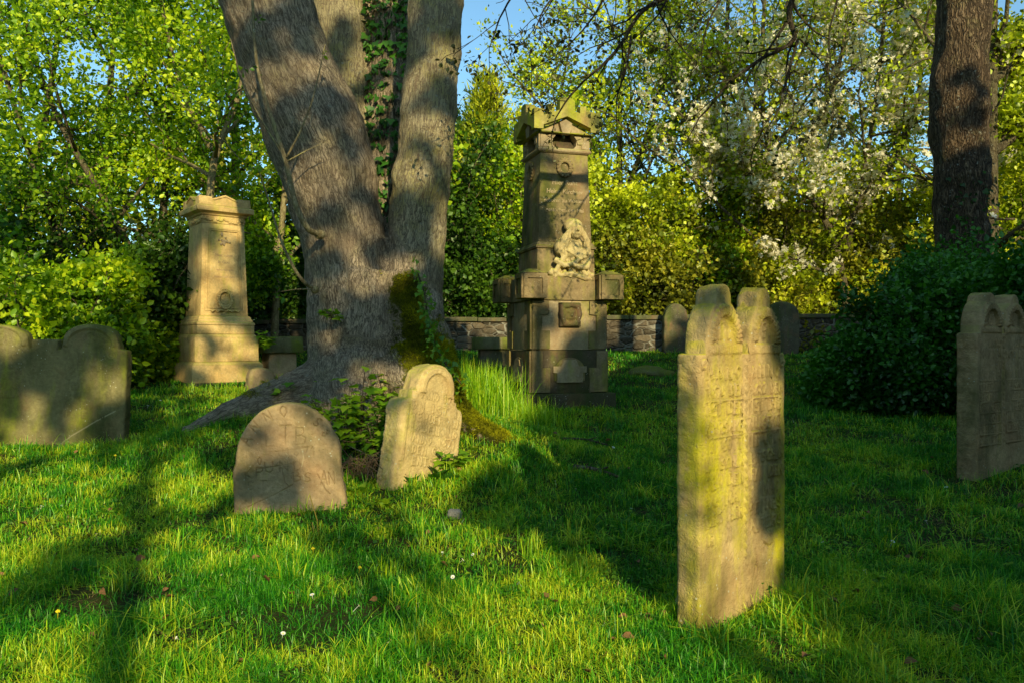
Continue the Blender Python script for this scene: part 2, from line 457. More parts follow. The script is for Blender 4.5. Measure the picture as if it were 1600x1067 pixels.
M['stone_olive'] = stone_mat('gravestone_olive', (.17, .14, .06), (.23, .195, .085), (.30, .29, .02), lich=.60, alg=.60, rough_bump=.45, seed=10)
M['stone_dark'] = stone_mat('gravestone_dark', (.13, .11, .07), (.17, .15, .09), (.15, .17, .03), lich=.5, alg=.55, rough_bump=.5, seed=11)
M['moss_slab'] = stone_mat('slab_mossy', (.16, .14, .07), (.2, .18, .08), (.17, .19, .012), lich=.95, alg=.4, rough_bump=.8, seed=12)
M['bark_main'] = bark_mat('bark_sycamore', (.15, .11, .075), (.76, .60, .42), (.55, .47, .13), lich=.50, zs=.17, sc=46, strength=.9, dist=.035, moss=(.38, .36, .008), use_attr=True)
M['bark_dark'] = bark_mat('bark_brown', (.035, .025, .017), (.24, .165, .10), (.18, .17, .07), lich=.25, zs=.22, sc=20, strength=1.)
M['bark_thin'] = bark_mat('bark_thin', (.05, .038, .022), (.17, .14, .085), (.16, .16, .04), lich=.35, zs=.3, sc=24, strength=.5)
M['bark_shaded'] = bark_mat('bark_twigs', (.022, .017, .012), (.075, .058, .038), (.06, .06, .02), lich=.2, zs=.3, sc=24, strength=.5)  # dark bark stands in for shade on the hanging limbs
M['bark_pale'] = bark_mat('bark_pale', (.16, .12, .06), (.34, .28, .15), (.30, .28, .07), lich=.35, zs=.3, sc=24, strength=.4)
M['leaf_fresh'] = leaf_mat('leaves_fresh', (.040, .12, .005), (.25, .44, .008), (.70, .80, .020), .44, .04)
M['leaf_mid'] = leaf_mat('leaves_mid', (.016, .07, .004), (.06, .20, .006), (.28, .48, .012), .36, .04)
M['leaf_yellow'] = leaf_mat('leaves_yellowish', (.12, .16, .007), (.37, .46, .013), (.80, .84, .032), .44, .04)
M['leaf_olive'] = leaf_mat('leaves_olive', (.06, .075, .008), (.25, .26, .016), (.54, .48, .035), .36, .04)
M['leaf_bush'] = leaf_mat('leaves_bush', (.010, .065, .004), (.030, .15, .007), (.085, .28, .012), .30, .06)
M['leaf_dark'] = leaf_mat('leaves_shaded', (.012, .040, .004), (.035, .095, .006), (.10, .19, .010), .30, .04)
M['leaf_conifer'] = leaf_mat('needles', (.09, .14, .008), (.36, .42, .016), (.70, .66, .03), .30, .03)
M['leaf_ivy'] = leaf_mat('leaves_ivy', (.018, .075, .008), (.045, .16, .014), (.11, .28, .018), .22, .07)
M['leaf_sprout'] = leaf_mat('leaves_sprout', (.06, .17, .008), (.16, .34, .012), (.33, .48, .018), .40, .05)
M['leaf_twig'] = leaf_mat('leaves_bud', (.025, .030, .008), (.070, .065, .014), (.16, .15, .02), .25, .04)  # dark leaf tone stands in for shade on the hanging limbs
M['petal'] = leaf_mat('petals_white', (.70, .62, .44), (.80, .74, .60), (.88, .84, .74), .35, .02)
M['grass'] = leaf_mat('grass_blades', (.016, .22, .006), (.19, .62, .012), (.92, .98, .035), .26, .05, base_shade=.9)
M['long_grass'] = leaf_mat('grass_long', (.16, .42, .008), (.36, .66, .012), (.70, .85, .02), .45, .05, base_shade=.45)
M['dry'] = leaf_mat('grass_dry', (.26, .19, .07), (.40, .30, .11), (.55, .42, .17), .25, .03)
M['moss_fuzz'] = leaf_mat('moss_cushion', (.05, .06, .006), (.19, .20, .008), (.46, .44, .012), .3, .0)
M['straw'] = leaf_mat('stalk_yellow', (.40, .30, .04), (.45, .34, .05), (.5, .38, .06), .2, .03)

def simple(name, c, rough=.8, sc=30, var=.35):
    s = NT(name); co = s.coord('Object')
    col = s.mix(s.noise(co, sc, 3), tuple(v * (1 - var) for v in c), tuple(min(1, v * (1 + var)) for v in c))
    s.bsdf(col, rough); return s.m
M['yellow'] = simple('flower_yellow', (.70, .60, .02))
M['white'] = simple('flower_white', (.78, .76, .72), var=.1)
M['deadleaf'] = simple('leaf_brown', (.20, .10, .04))
M['pebble'] = simple('pebble_grey', (.30, .26, .2), sc=12)

# soil
s = NT('soil_turf'); co = s.coord('Object')
c = s.mix(s.ramp(s.noise(co, 1.3, 5), [(.4, 0.), (.62, 1.)]), (.020, .038, .006), (.045, .050, .012))
c = s.mix(s.ramp(s.noise(co, 30, 4), [(.45, 0.), (.7, .8)]), c, (.060, .044, .020))
s.bsdf(c, .97, s.bump(s.noise(co, 40, 5, .7), .8, .03), .1); M['soil'] = s.m

# rubble wall: coursed stones with pale mortar
s = NT('rubble_wall'); co = s.coord('Object')
dn = s.n('ShaderNodeTexNoise'); s.l(co, dn.inputs['Vector']); dn.inputs['Scale'].default_value = 4; dn.inputs['Detail'].default_value = 3
wv = s.n('ShaderNodeVectorMath', operation='MULTIPLY_ADD'); s.l(dn.outputs['Color'], wv.inputs[0]); wv.inputs[1].default_value = (.14, .14, .10); s.l(co, wv.inputs[2])
sv = s.map(wv.outputs[0], (3.6, .8, 7.6))
e = s.voro(sv, 1.0, 'DISTANCE_TO_EDGE', rnd=.7); cc = s.n('ShaderNodeTexVoronoi'); s.l(sv, cc.inputs['Vector']); cc.inputs['Scale'].default_value = 1; cc.inputs['Randomness'].default_value = .7
cs = s.n('ShaderNodeSeparateColor'); s.l(cc.outputs['Color'], cs.inputs[0])
c = s.ramp(cs.outputs[0], [(.0, (.05, .038, .024)), (.5, (.10, .075, .05)), (1., (.17, .13, .085))])
c = s.mix(s.ramp(s.noise(co, 6, 5), [(.4, 0.), (.7, .7)]), c, (.055, .05, .035))
c = s.mix(s.ramp(s.noise(co, 20, 5), [(.5, 0.), (.75, .5)]), c, (.24, .21, .16))
mt = s.ramp(e, [(.035, 1.), (.075, 0.)]); mt = s.math('MULTIPLY', mt, s.ramp(s.noise(co, 2.2, 3), [(.40, .0), (.66, .9)]))
c = s.mix(mt, c, (.34, .32, .26))
s.bsdf(c, .95, s.bump(s.math('ADD', s.ramp(e, [(0., 0.), (.14, 1.)]), s.math('MULTIPLY', s.noise(co, 30, 4), .4)), .9, .04), .1); M['wall'] = s.m

# ================================================================== GRAVESTONES
GL = {  # hand cut capitals as strokes in a .62 x 1 box
 'A': [[(0, 0), (.31, 1), (.62, 0)], [(.12, .38), (.5, .38)]], 'B': [[(0, 0), (0, 1), (.4, .95), (.45, .72), (.3, .55), (0, .52)], [(.3, .55), (.55, .4), (.5, .08), (0, 0)]],
 'C': [[(.58, .85), (.35, 1), (.08, .8), (.03, .4), (.2, .05), (.55, .12)]], 'D': [[(0, 0), (0, 1), (.4, .9), (.58, .5), (.4, .1), (0, 0)]],
 'E': [[(.5, 1), (0, 1), (0, 0), (.5, 0)], [(0, .52), (.4, .52)]], 'F': [[(.5, 1), (0, 1), (0, 0)], [(0, .52), (.4, .52)]],
 'G': [[(.58, .85), (.3, 1), (.04, .7), (.04, .3), (.3, 0), (.58, .15), (.58, .45), (.35, .45)]], 'H': [[(0, 0), (0, 1)], [(.55, 0), (.55, 1)], [(0, .5), (.55, .5)]],
 'I': [[(.2, 0), (.2, 1)]], 'K': [[(0, 0), (0, 1)], [(.52, 1), (0, .45), (.55, 0)]], 'L': [[(0, 1), (0, 0), (.48, 0)]],
 'M': [[(0, 0), (.05, 1), (.35, .3), (.65, 1), (.7, 0)]], 'N': [[(0, 0), (0, 1), (.55, 0), (.55, 1)]],
 'O': [[(.3, 1), (.05, .75), (.02, .4), (.3, 0), (.57, .4), (.55, .75), (.3, 1)]], 'P': [[(0, 0), (0, 1), (.45, .95), (.5, .65), (.3, .48), (0, .46)]],
 'R': [[(0, 0), (0, 1), (.45, .95), (.5, .68), (.3, .5), (0, .48)], [(.28, .48), (.56, 0)]], 'S': [[(.52, .88), (.28, 1), (.05, .8), (.15, .56), (.45, .42), (.52, .18), (.25, 0), (.02, .12)]],
 'T': [[(0, 1), (.6, 1)], [(.3, 1), (.3, 0)]], 'U': [[(0, 1), (.03, .2), (.28, 0), (.52, .2), (.55, 1)]], 'V': [[(0, 1), (.3, 0), (.6, 1)]], 'W': [[(0, 1), (.18, 0), (.36, .8), (.54, 0), (.72, 1)]],
 'Z': [[(0, 1), (.55, 1), (0, 0), (.55, 0)]], '0': [[(.3, 1), (.05, .75), (.05, .3), (.3, 0), (.52, .3), (.52, .75), (.3, 1)]], '1': [[(.1, .8), (.28, 1), (.28, 0)]],
 '2': [[(.05, .8), (.3, 1), (.52, .75), (.02, 0), (.55, 0)]], '6': [[(.5, .95), (.1, .6), (.03, .25), (.28, 0), (.52, .25), (.28, .5), (.06, .35)]], '7': [[(0, 1), (.55, 1), (.2, 0)]],
 '8': [[(.28, .52), (.06, .75), (.28, 1), (.5, .75), (.28, .52), (.03, .25), (.28, 0), (.54, .25), (.28, .52)]], '4': [[(.4, 0), (.4, 1), (0, .35), (.55, .35)]], '9': [[(.5, .65), (.28, .5), (.05, .75), (.28, 1), (.5, .75), (.4, 0)]]}

def glyph(ch, x, z, h, ang=0., sx=1.):
    out = []
    ca, sa = math.cos(ang), math.sin(ang)
    for st in GL.get(ch, []):
        out.append([(x + (a * sx * ca - b * sa) * h, z + (a * sx * sa + b * ca) * h) for a, b in st])
    return out

def text_line(txt, x0, x1, z, h, rng, jit=.06):
    n = len(txt); w = (x1 - x0) / n; out = []
    for i, ch in enumerate(txt):
        out += glyph(ch, x0 + w * (i + .12), z + rng.normal(0, jit * h), h * rng.uniform(.9, 1.08), rng.normal(0, .05), min(1.3, w * .72 / (.62 * h)))
    return out

def gravestone(name, top, T, z0=-.3, step=.006, edge=.02, seed=1, raised=(), cut=(), pale=(), relief=None,
               mat=None, rough=.004, depth=.006, lw=.0055, side_rough=.006, jag=.004, xw=None, parent=None, edge_x=None, warp=0.):
    """slab standing on z=0; front faces -y.  top: (x,z) outline of the upper edge, left to right."""
    top = np.array(top, float); xs = np.arange(top[0, 0], top[-1, 0], step)
    xs = np.unique(np.round(np.concatenate([xs, top[:, 0]]), 5))
    zt = np.interp(xs, top[:, 0], top[:, 1])
    nx = len(xs); nz = int((zt.max() - z0) / step) + 1
    t = np.linspace(0, 1, nz)
    X = np.repeat(xs[:, None], nz, 1); Z = z0 + (zt[:, None] - z0) * t[None]
    P = np.stack([X.ravel(), np.zeros(nx * nz), Z.ravel()], 1)
    # distance to the outline (left side, top, right side)
    oz = np.concatenate([np.linspace(z0 - .1, top[0, 1], 40), top[:, 1], np.linspace(top[-1, 1], z0 - .1, 40)])
    ox = np.concatenate([np.full(40, top[0, 0]), top[:, 0], np.full(40, top[-1, 0])])
    d = np.full(len(P), 9.)
    for i in range(len(ox) - 1):
        a = np.array([ox[i], oz[i]]); b = np.array([ox[i + 1], oz[i + 1]]); ab = b - a; L2 = ab.dot(ab)
        if L2 < 1e-12: continue
        q = P[:, [0, 2]] - a; tt = np.clip(q @ ab / L2, 0, 1)
        d = np.minimum(d, np.linalg.norm(q - tt[:, None] * ab, axis=1))
    def field(strokes, w):
        f = np.zeros(len(P))
        for pl in strokes:
            pl = np.array(pl)
            for a, b in zip(pl[:-1], pl[1:]):
                lo = np.minimum(a, b) - w * 2.5; hi = np.maximum(a, b) + w * 2.5
                k = np.where((P[:, 0] > lo[0]) & (P[:, 0] < hi[0]) & (P[:, 2] > lo[1]) & (P[:, 2] < hi[1]))[0]
                if not len(k): continue
                ab = b - a; q = P[k][:, [0, 2]] - a; tt = np.clip(q @ ab / (ab.dot(ab) + 1e-12), 0, 1)
                dd = np.linalg.norm(q - tt[:, None] * ab, axis=1)
                f[k] = np.maximum(f[k], 1 - sstep(w * .4, w * 1.6, dd))
        return f
    wear = sstep(.33, .55, fbm(P * [7, 1, 7] + seed, 3, seed))
    fr, fc, fp = field(raised, lw) * (.35 + .65 * wear), field(cut, lw) * (.35 + .65 * wear), field(pale, lw * .8)
    h = depth * fr - depth * fc
    groove = fc * .9 - fp * .6
    # dirt gathers round raised letters
    if len(raised):
        halo = field(raised, lw * 2.4); groove = groove + np.clip(halo - fr * 1.3, 0, 1) * .8
    if relief is not None:
        rh, rg = relief(P[:, 0], P[:, 2]); h = h + rh; groove = groove + rg
    h = h + (fbm(P * [5, 1, 5] + seed * 3, 4, seed) - .5) * rough * 3 + (fbm(P * [45, 1, 45], 3, seed + 3) - .5) * rough
    ed = edge * (.6 + .8 * fbm(P * [9, 1, 9] + 40, 3, seed + 7))
    e = np.clip(d, 0, ed); off = ed - np.sqrt(np.maximum(0, ed ** 2 - (ed - e) ** 2))
    y = -T / 2 - h + off
    P2 = P.copy(); P2[:, 1] = y
    jx = (fbm(P * [14, 1, 14] + 77, 3, seed + 11) - .5) * jag * 4 * (1 - sstep(0, .05, d))
    P2[:, 0] += jx; P2[:, 2] += jx * .7
    if warp: P2[:, 0] += warp * np.sin(P2[:, 2] * 3)
    idx = np.arange(nx * nz).reshape(nx, nz)
    q = np.stack([idx[:-1, :-1].ravel(), idx[1:, :-1].ravel(), idx[1:, 1:].ravel(), idx[:-1, 1:].ravel()], 1)
    # rim, then back
    rim = np.concatenate([idx[0, :-1], idx[:, -1], idx[-1, -2::-1]]); m = len(rim)
    nrm2 = np.zeros((m, 2)); rp = P[rim][:, [0, 2]]
    tg = np.roll(rp, -1, 0) - np.roll(rp, 1, 0); tg[0] = (0, 1); tg[-1] = (0, -1)
    nrm2 = np.stack([-tg[:, 1], tg[:, 0]], 1); nrm2 = unit_rows(nrm2)
    nd = max(6, int(T / .012)); lay = []
    for k in range(1, nd + 1):
        s_ = k / nd; R = P2[rim].copy()
        yy = R[:, 1] * (1 - s_) + (T / 2) * s_
        inset = edge * (1 - math.sqrt(max(0, 1 - max(0, (s_ - .9) / .1) ** 2))) if s_ > .9 else 0
        noi = (fbm(np.stack([R[:, 0] * 22, yy * 22, R[:, 2] * 22], 1), 4, seed + 5) - .5) * side_rough * 3.2 * min(1, 3 * s_)
        R[:, 0] += nrm2[:, 0] * (noi - inset); R[:, 2] += nrm2[:, 1] * (noi - inset); R[:, 1] = yy
        lay.append(R)
    V = [P2] + lay; base = nx * nz
    rings = [rim] + [base + k * m + np.arange(m) for k in range(nd)]
    qs = [q]
    for a, b in zip(rings[:-1], rings[1:]):
        qs.append(np.stack([a[:-1], a[1:], b[1:], b[:-1]], 1))
    # back sheet: column by column
    last = rings[-1]; nl = nz - 1
    colb = base + nd * m + np.arange(nx)
    Vb = lay[-1][nl:nl + nx].copy(); Vb[:, 2] = z0; V.append(Vb)
    tops = last[nl:nl + nx]
    qs.append(np.stack([colb[1:], colb[:-1], tops[:-1], tops[1:]], 1))
    V = np.concatenate(V)
    g = np.zeros(len(V)); g[:nx * nz] = groove
    return np_obj(name, V, [np.concatenate(qs)], mat, parent, attrs={'groove': g})

def arch_pts(c, w, z, h, n=22, p=2.):
    a = np.linspace(PI, 0, n)
    return [(c + w * math.cos(t), z + h * (math.sin(t) ** (2 / p))) for t in a]

FOOT = []     # footprints kept free of grass: (x, y, rotz, half width, half depth)
def stand(o, loc, rotz=0, lean=0, tip=0, W=.7, T=.15):
    o.location = [float(v) for v in loc]; o.rotation_mode = 'XYZ'; o.rotation_euler = (tip, lean, rotz)
    FOOT.append((loc[0], loc[1], rotz, W / 2, T / 2))

def hooded(W, sh, hoodw, hoodh, finw, finh, lip=.03):
    """outline of a double stone: two hoods with square finials on one slab"""
    pts = [(-W / 2, sh - .006), (-W / 2 + .012, sh)]
    for c in (-W / 4 + .012, W / 4 - .012):
        pts += [(c - hoodw - .0005, sh), (c - hoodw, sh + .05)]
        ar = [(x, z) for x, z in arch_pts(c, hoodw - .001, sh + .05, hoodh, 31) if abs(x - c) > finw]
        l = [p for p in ar if p[0] < c]; r = [p for p in ar if p[0] > c]
        zf = sh + .05 + hoodh * math.sqrt(1 - (finw / hoodw) ** 2)
        fin = [(c - finw, zf)] + [(c + finw * .98 * u, sh + finh - .035 * abs(u) ** 2.4 - (.02 if abs(u) > .97 else 0)) for u in np.linspace(-1, 1, 11)] + [(c + finw, zf)]
        pts += l + fin + r + [(c + hoodw, sh + .05), (c + hoodw + .0005, sh)]
    pts += [(W / 2 - .012, sh), (W / 2, sh - .006)]
    out = [pts[0]]
    for p in pts[1:]:
        if p[0] <= out[-1][0]: p = (out[-1][0] + .0004, p[1])
        out.append(p)
    return out

def hood_relief(W, sh, hoodw, hoodh, emblem):
    def f(x, z):
        h = np.zeros_like(x); g = np.zeros_like(x)
        for k, c in enumerate((-W / 4 + .012, W / 4 - .012)):
            r = np.sqrt(((x - c) / hoodw) ** 2 + ((z - sh - .05) / hoodh) ** 2); up = z > sh + .05
            ang = np.arctan2(z - sh - .05, x - c)
            ring = sstep(.60, .66, r) * (1 - sstep(.86, .92, r)) * up
            h += ring * (.018 + .005 * np.sin(ang * 34)); g += ring * np.clip(np.sin(ang * 34), 0, 1) * .25
            tym = (1 - sstep(.56, .62, r)) * up
            h -= tym * .009; g += tym * sstep(.5, .58, r) * .35
            band = sstep(sh - .005, sh + .003, z) * (1 - sstep(sh + .038, sh + .046, z)) * (abs(x - c) < hoodw * .95)
            h += band * (.008 + .004 * np.sin(x * 330)); g += band * np.clip(-np.sin(x * 330), 0, 1) * .35
        # rope border down the middle and sunk margins
        m = (1 - sstep(.008, .016, abs(x))) * (z < sh - .02) * (z > .28)
        h += m * (.006 + .004 * np.sin(z * 150 + x * 120)); g += m * np.clip(-np.sin(z * 150 + x * 120), 0, 1) * .5
        return h, g
    return f

def scroll(c, z, r):
    return [[(c + r * math.cos(a) * (1 - a / 14), z + r * math.sin(a) * (1 - a / 14)) for a in np.linspace(0, 9, 20)]]

# --- near double stone on the right
rng = RS(4)
W, sh = .80, 1.275
em = []
c1, c2 = -W / 4 + .012, W / 4 - .012
em += [[(c1 - .04, sh + .07), (c1 - .04, sh + .13), (c1 + .01, sh + .15), (c1 + .045, sh + .12), (c1 + .045, sh + .07)], [(c1 - .015, sh + .07), (c1 - .015, sh + .11)]]
for k in range(4):
    a = k * PI / 2; em += [[(c2 + .02 * math.cos(a + u), sh + .13 + .035 * math.sin(a) + .02 * math.sin(a + u)) for u in np.linspace(-2, 2, 8)]]
rows = [('ANNO', 'ANNO'), ('1676 DEN', '1682 DEN'), ('IST DER', 'IST DIE'), ('EHRSAME', 'TUGEND'), ('IN GOTT', 'IN GOTT'), ('ENTSCHLA', 'ENTSCHLA'), ('FEN DEN', 'FEN DEN'), ('16 MAI', '8 MAI'), ('DES HER', 'SEINES'), ('RN', 'ALTERS')]
lines = []
for i, (a, b) in enumerate(rows):
    z = sh - .115 - i * .084
    lines += text_line(a.replace(' ', '.'), -W / 2 + .05, -.03, z, .052, rng); lines += text_line(b.replace(' ', '.'), .03, W / 2 - .04, z, .052, rng)
    if i in (1, 3): lines += [[(-W / 2 + .06, z - .02), (-.04, z - .018)], [(.04, z - .02), (W / 2 - .05, z - .022)]]
lines += scroll(-W / 2 + .035, sh - .05, .025) + scroll(W / 2 - .04, sh - .05, .025) + em
near = gravestone('gravestone', hooded(W, sh, .150, .200, .062, .325), .125, seed=21, step=.005, edge=.011, raised=lines, cut=[[(.06, .1), (.09, .2), (.11, .24), (.13, .2)], [(.18, .33), (.24, .30), (.27, .31)]],
                  relief=hood_relief(W, sh, .150, .200, em), mat=M['stone_near'], rough=.0022, depth=.013, lw=.0050, side_rough=.007, jag=.002)
A0 = p2g(1093, 996); rz = rad(44)
cx = A0[:2] + np.array([math.cos(rz), math.sin(rz)]) * W / 2 + np.array([-math.sin(rz), math.cos(rz)]) * .0625
stand(near, (cx[0], cx[1], A0[2] + .0), rz, W=W, T=.15)
tag(near, 'tall double-hooded sandstone gravestone patched with yellow lichen, closest to the viewer', 'gravestone')

# --- double stone at the right edge
rng = RS(5); W, sh = .92, 1.17
c1, c2 = -W / 4 + .012, W / 4 - .012; em = []
for c in (c1, c2):
    for dz in (-.035, .035):
        em += [[(c + .030 * math.cos(u), sh + .125 + dz + .030 * math.sin(u)) for u in np.linspace(0, 6.28, 16)], [(c, sh + .125 + dz - .025), (c, sh + .125 + dz + .025)]]
lines = list(em)
L_ = ['ANNO', '1687 DEN', 'ST', 'DER.HR.UN', 'GEHTPARE', 'STOFERLA', 'DEM.HERRN', 'IN.GOTT', 'ENTSCHLA', 'FEN']
R_ = ['ANNO', '1691 DEN', 'IST', 'DIE FRAU', 'GEBOREN', 'STOFERLA', 'DEM.HERRN', 'IN.GOTT', 'ENTSCHLA', 'FEN']
for i, (a, b) in enumerate(zip(L_, R_)):
    z = sh - .11 - i * .086
    lines += text_line(a.rjust(7), -W / 2 + .04, -.04, z, .058, rng) + text_line(b.rjust(7), .04, W / 2 - .04, z, .058, rng)
    if i > 2: lines += [[(-W / 2 + .05, z - .013), (-.05, z - .013)], [(.05, z - .013), (W / 2 - .05, z - .013)]]
far = gravestone('gravestone', hooded(W, sh, .182, .215, .070, .32), .16, seed=33, step=.006, edge=.012, raised=lines,
                 relief=hood_relief(W, sh, .182, .215, em), mat=M['stone_grey'], rough=.0022, depth=.008, lw=.0055, side_rough=.006)
A0 = p2g(1527, 752); rz = rad(36)
cx = A0[:2] + np.array([math.cos(rz), math.sin(rz)]) * W / 2 + np.array([-math.sin(rz), math.cos(rz)]) * .08
stand(far, (cx[0], cx[1], A0[2]), rz, W=W, T=.17)
tag(far, 'grey double-hooded gravestone with carved lettering, shaded at the edge beside the dark bush', 'gravestone')

# --- low round-topped stone in front of the big tree
rng = RS(6)
top = [(-.372, .24), (-.371, .30), (-.362, .335)] + [(x, z) for x, z in arch_pts(-.005, .358, .31, .44, 44, 2.1)[1:-1]] + [(.356, .26), (.372, .12)]
cut = []
for i, ch in enumerate('ANNO'):
    a = rad(160 - i * 20); cut += glyph(ch, .275 * math.cos(a), .36 + .29 * math.sin(a), .078, a - PI / 2 - .1)
for i, ch in enumerate('S8'):
    a = rad(48 - i * 20); cut += glyph(ch, .25 * math.cos(a), .40 + .25 * math.sin(a), .06, a - PI / 2)
cut += glyph('L', -.15, .45, .11, .03) + glyph('T', -.06, .46, .13, -.02) + glyph('B', .05, .45, .12, -.02)
cut += text_line('1671', -.03, .2, .37, .06, rng) + glyph('O', -.21, .33, .05) + text_line('UND', -.17, .12, .27, .07, rng)
cut += text_line('KP', -.30, -.16, .24, .07, rng) + text_line('ST', -.29, -.14, .16, .06, rng) + text_line('BS', .02, .16, .2, .06, rng) + text_line('AN', .2, .32, .17, .09, rng)
cut += [[(-.22, .30), (.04, .325)], [(-.1, .41), (.14, .43)], [(.19, .24), (.24, .13), (.27, .1)], [(-.28, .05), (-.1, .12), (.02, .18)], [(-.05, .3), (-.03, .2), (0, .16)]]
anno = gravestone('gravestone', top, .11, seed=41, step=.004, edge=.022, cut=cut, pale=[[(.09, .42), (.1, .36), (.085, .3)], [(-.02, .4), (0, .38), (-.015, .36)], [(.095, .24), (.1, .2)]], mat=M['stone_brown'], rough=.006, depth=.008, lw=.0032, side_rough=.008, jag=.005)
b = p2g(452, 800)
stand(anno, (b[0], b[1] + .05, b[2] + .0), rad(8), rad(-2.5), rad(-7), .74, .12)
tag(anno, 'low brown round-topped gravestone cut with the word ANNO, leaning in the grass before the tree', 'gravestone')

# --- stepped stone leaning against the root
rng = RS(7)
top = [(-.30, .52), (-.29, .575), (-.25, .60), (-.215, .61), (-.214, .665), (-.185, .675), (-.184, .70)] + [(x, z) for x, z in arch_pts(.0, .183, .70, .21, 24)][1:-1] + [(.186, .68), (.187, .66), (.225, .64), (.226, .60), (.27, .585), (.29, .56), (.30, .5)]
ln = text_line('ANNO.170', -.14, .20, .62, .055, rng)
for i, tx in enumerate(['EN.IST.I', 'TEHUERKAN', 'LADENKAND', 'ANNO.1671', 'DEN.GOTT.', 'ENTSCHLA']):
    ln += text_line(tx, -.21 + .01 * i, .25, .52 - i * .082, .058, rng)
def rel2(x, z):
    r = np.sqrt((x / .183) ** 2 + ((z - .70) / .21) ** 2); ring = sstep(.58, .66, r) * (1 - sstep(.82, .9, r)) * (z > .66)
    mar = sstep(-.28, -.265, x) * (1 - sstep(-.245, -.23, x)) * (z < .55) * (z > .12)
    return ring * .016 + mar * .012 + (1 - sstep(.52, .58, r)) * (z > .7) * -.004, (1 - sstep(.0, .06, abs(r - .58))) * (z > .68) * .4
st2 = gravestone('gravestone', top, .19, seed=51, step=.005, edge=.028, raised=ln, relief=rel2, mat=M['stone_gold'], rough=.003, depth=.008, lw=.006, side_rough=.007, jag=.005)
b = p2g(652, 745)
st2.scale = (1.14, 1.0, 1.0); stand(st2, (b[0], b[1] + .02, b[2] - .02), rad(50), rad(12), rad(-2), .6, .20)
tag(st2, 'golden stepped gravestone with raised lettering leaning against the mossy tree root', 'gravestone')

# --- wide double stone on the left
top = [(-.77, 1.02), (-.765, .97), (-.70, .97), (-.695, 1.0)] + arch_pts(-.42, .255, 1.02, .155, 24, 2.3) + [(-.155, .98), (-.14, .955), (-.125, .955), (-.124, 1.02), (-.12, 1.045), (.115, 1.045), (.12, 1.02), (.121, .955), (.15, .955), (.16, .99)] + arch_pts(.42, .255, 1.03, .17, 24, 2.3) + [(.69, 1.01), (.70, .97), (.765, .95), (.77, .9)]
o_ = [top[0]]
for p in top[1:]: o_.append((max(p[0], o_[-1][0] + .0005), p[1]))
ros = []
for x, z, r in ((.20, .98, .03), (-.18, .96, .03), (-.42, 1.05, .05), (.42, 1.07, .05), (.62, .9, .03), (-.1, .75, .02), (.3, .6, .02), (-.4, .6, .03)):
    ros += [[(x + r * math.cos(u), z + r * math.sin(u)) for u in np.linspace(0, 6.28, 12)]]
for i in range(7): ros += text_line(['ANNO', 'DEN IST', 'IN GOTT', 'SELIG', 'ENTSCHLA', 'FEN', 'DES'][i], -.66, -.2, .85 - i * .09, .05, RS(8 + i)) + text_line(['ANNO', 'DIE TUGE', 'SAME', 'IN GOTT', 'RUHET', 'ALHIER', 'FEN'][i], .2, .66, .85 - i * .09, .05, RS(18 + i))
def rel3(x, z):
    h = 0 * x
    for c in (-.42, .42):
        r = np.sqrt(((x - c) / .255) ** 2 + ((z - 1.0) / .18) ** 2); h = h + sstep(.78, .84, r) * (1 - sstep(.9, 1.0, r)) * (z > .98) * .012
    return h, h * 0
lds = gravestone('gravestone', o_, .13, seed=61, step=.009, edge=.02, raised=ros, pale=[[(.1, -.02), (.28, .13), (.5, .27), (.68, .37)]], relief=rel3, mat=M['stone_olive'], rough=.006, depth=.005, lw=.006, side_rough=.006, jag=.004)
b = p2g(64, 698)
stand(lds, (b[0], b[1] + .06, b[2] - .02), rad(3), rad(1.0), rad(-2), 1.54, .15)
tag(lds, 'wide olive gravestone with two rounded tops and a pale crack, on the left lawn', 'gravestone')

# --- two dark stones by the far wall
for (px, py, wd, hh, sd, lab) in ((1056, 551, .56, 1.07, 71, 'dark arched gravestone half hidden behind the near double stone, before the rubble wall'),
                                  (1222, 555, .78, 1.14, 72, 'broad dark arched gravestone before the rubble wall, beside the dark bush')):
    b = p2g(px, py)
    tp = [(-wd / 2, hh - .32), (-wd / 2 + .01, hh - .30)] + arch_pts(0, wd / 2 - .02, hh - .29, .29, 26)[1:-1] + [(wd / 2 - .01, hh - .30), (wd / 2, hh - .34)]
    g_ = gravestone('gravestone', tp, .14, seed=sd, step=.016, edge=.03, mat=M['stone_dark'], rough=.006, jag=.005, relief=lambda x, z: (-.012 * (1 - sstep(.1, .2, np.sqrt((x - .02) ** 2 + (z - .7) ** 2))), 0 * x))
    stand(g_, (b[0], b[1] + .07, b[2] - .02), rad(14), rad(2 if sd == 72 else 0), 0, wd, .15); tag(g_, lab, 'gravestone')

# ================================================================== MONUMENTS
def frustum(bm, w0, w1, z0, z1, d0=None, d1=None, c=(0, 0), bev=.008):
    d0 = w0 if d0 is None else d0; d1 = w1 if d1 is None else d1
    b2 = bmesh.new(); vs = []
    for w, d, z in ((w0, d0, z0), (w1, d1, z1)):
        for sx, sy in ((-1, -1), (1, -1), (1, 1), (-1, 1)): vs.append(b2.verts.new((c[0] + sx * w / 2, c[1] + sy * d / 2, z)))
    for f in ((3, 2, 1, 0), (4, 5, 6, 7), (0, 1, 5, 4), (1, 2, 6, 5), (2, 3, 7, 6), (3, 0, 4, 7)): b2.faces.new([vs[i] for i in f])
    if bev: bmesh.ops.bevel(b2, geom=b2.edges[:], offset=bev, segments=2, affect='EDGES', profile=.6)
    t = bpy.data.meshes.new('t'); b2.to_mesh(t); b2.free(); bm.from_mesh(t); bpy.data.meshes.remove(t)

def block(name, mat, parent, *frs, bev=.008):
    bm = bmesh.new()
    for f in frs: frustum(bm, *f[:4], **(f[4] if len(f) > 4 else {}), bev=bev)
    return bm_obj(name, bm, mat, parent)

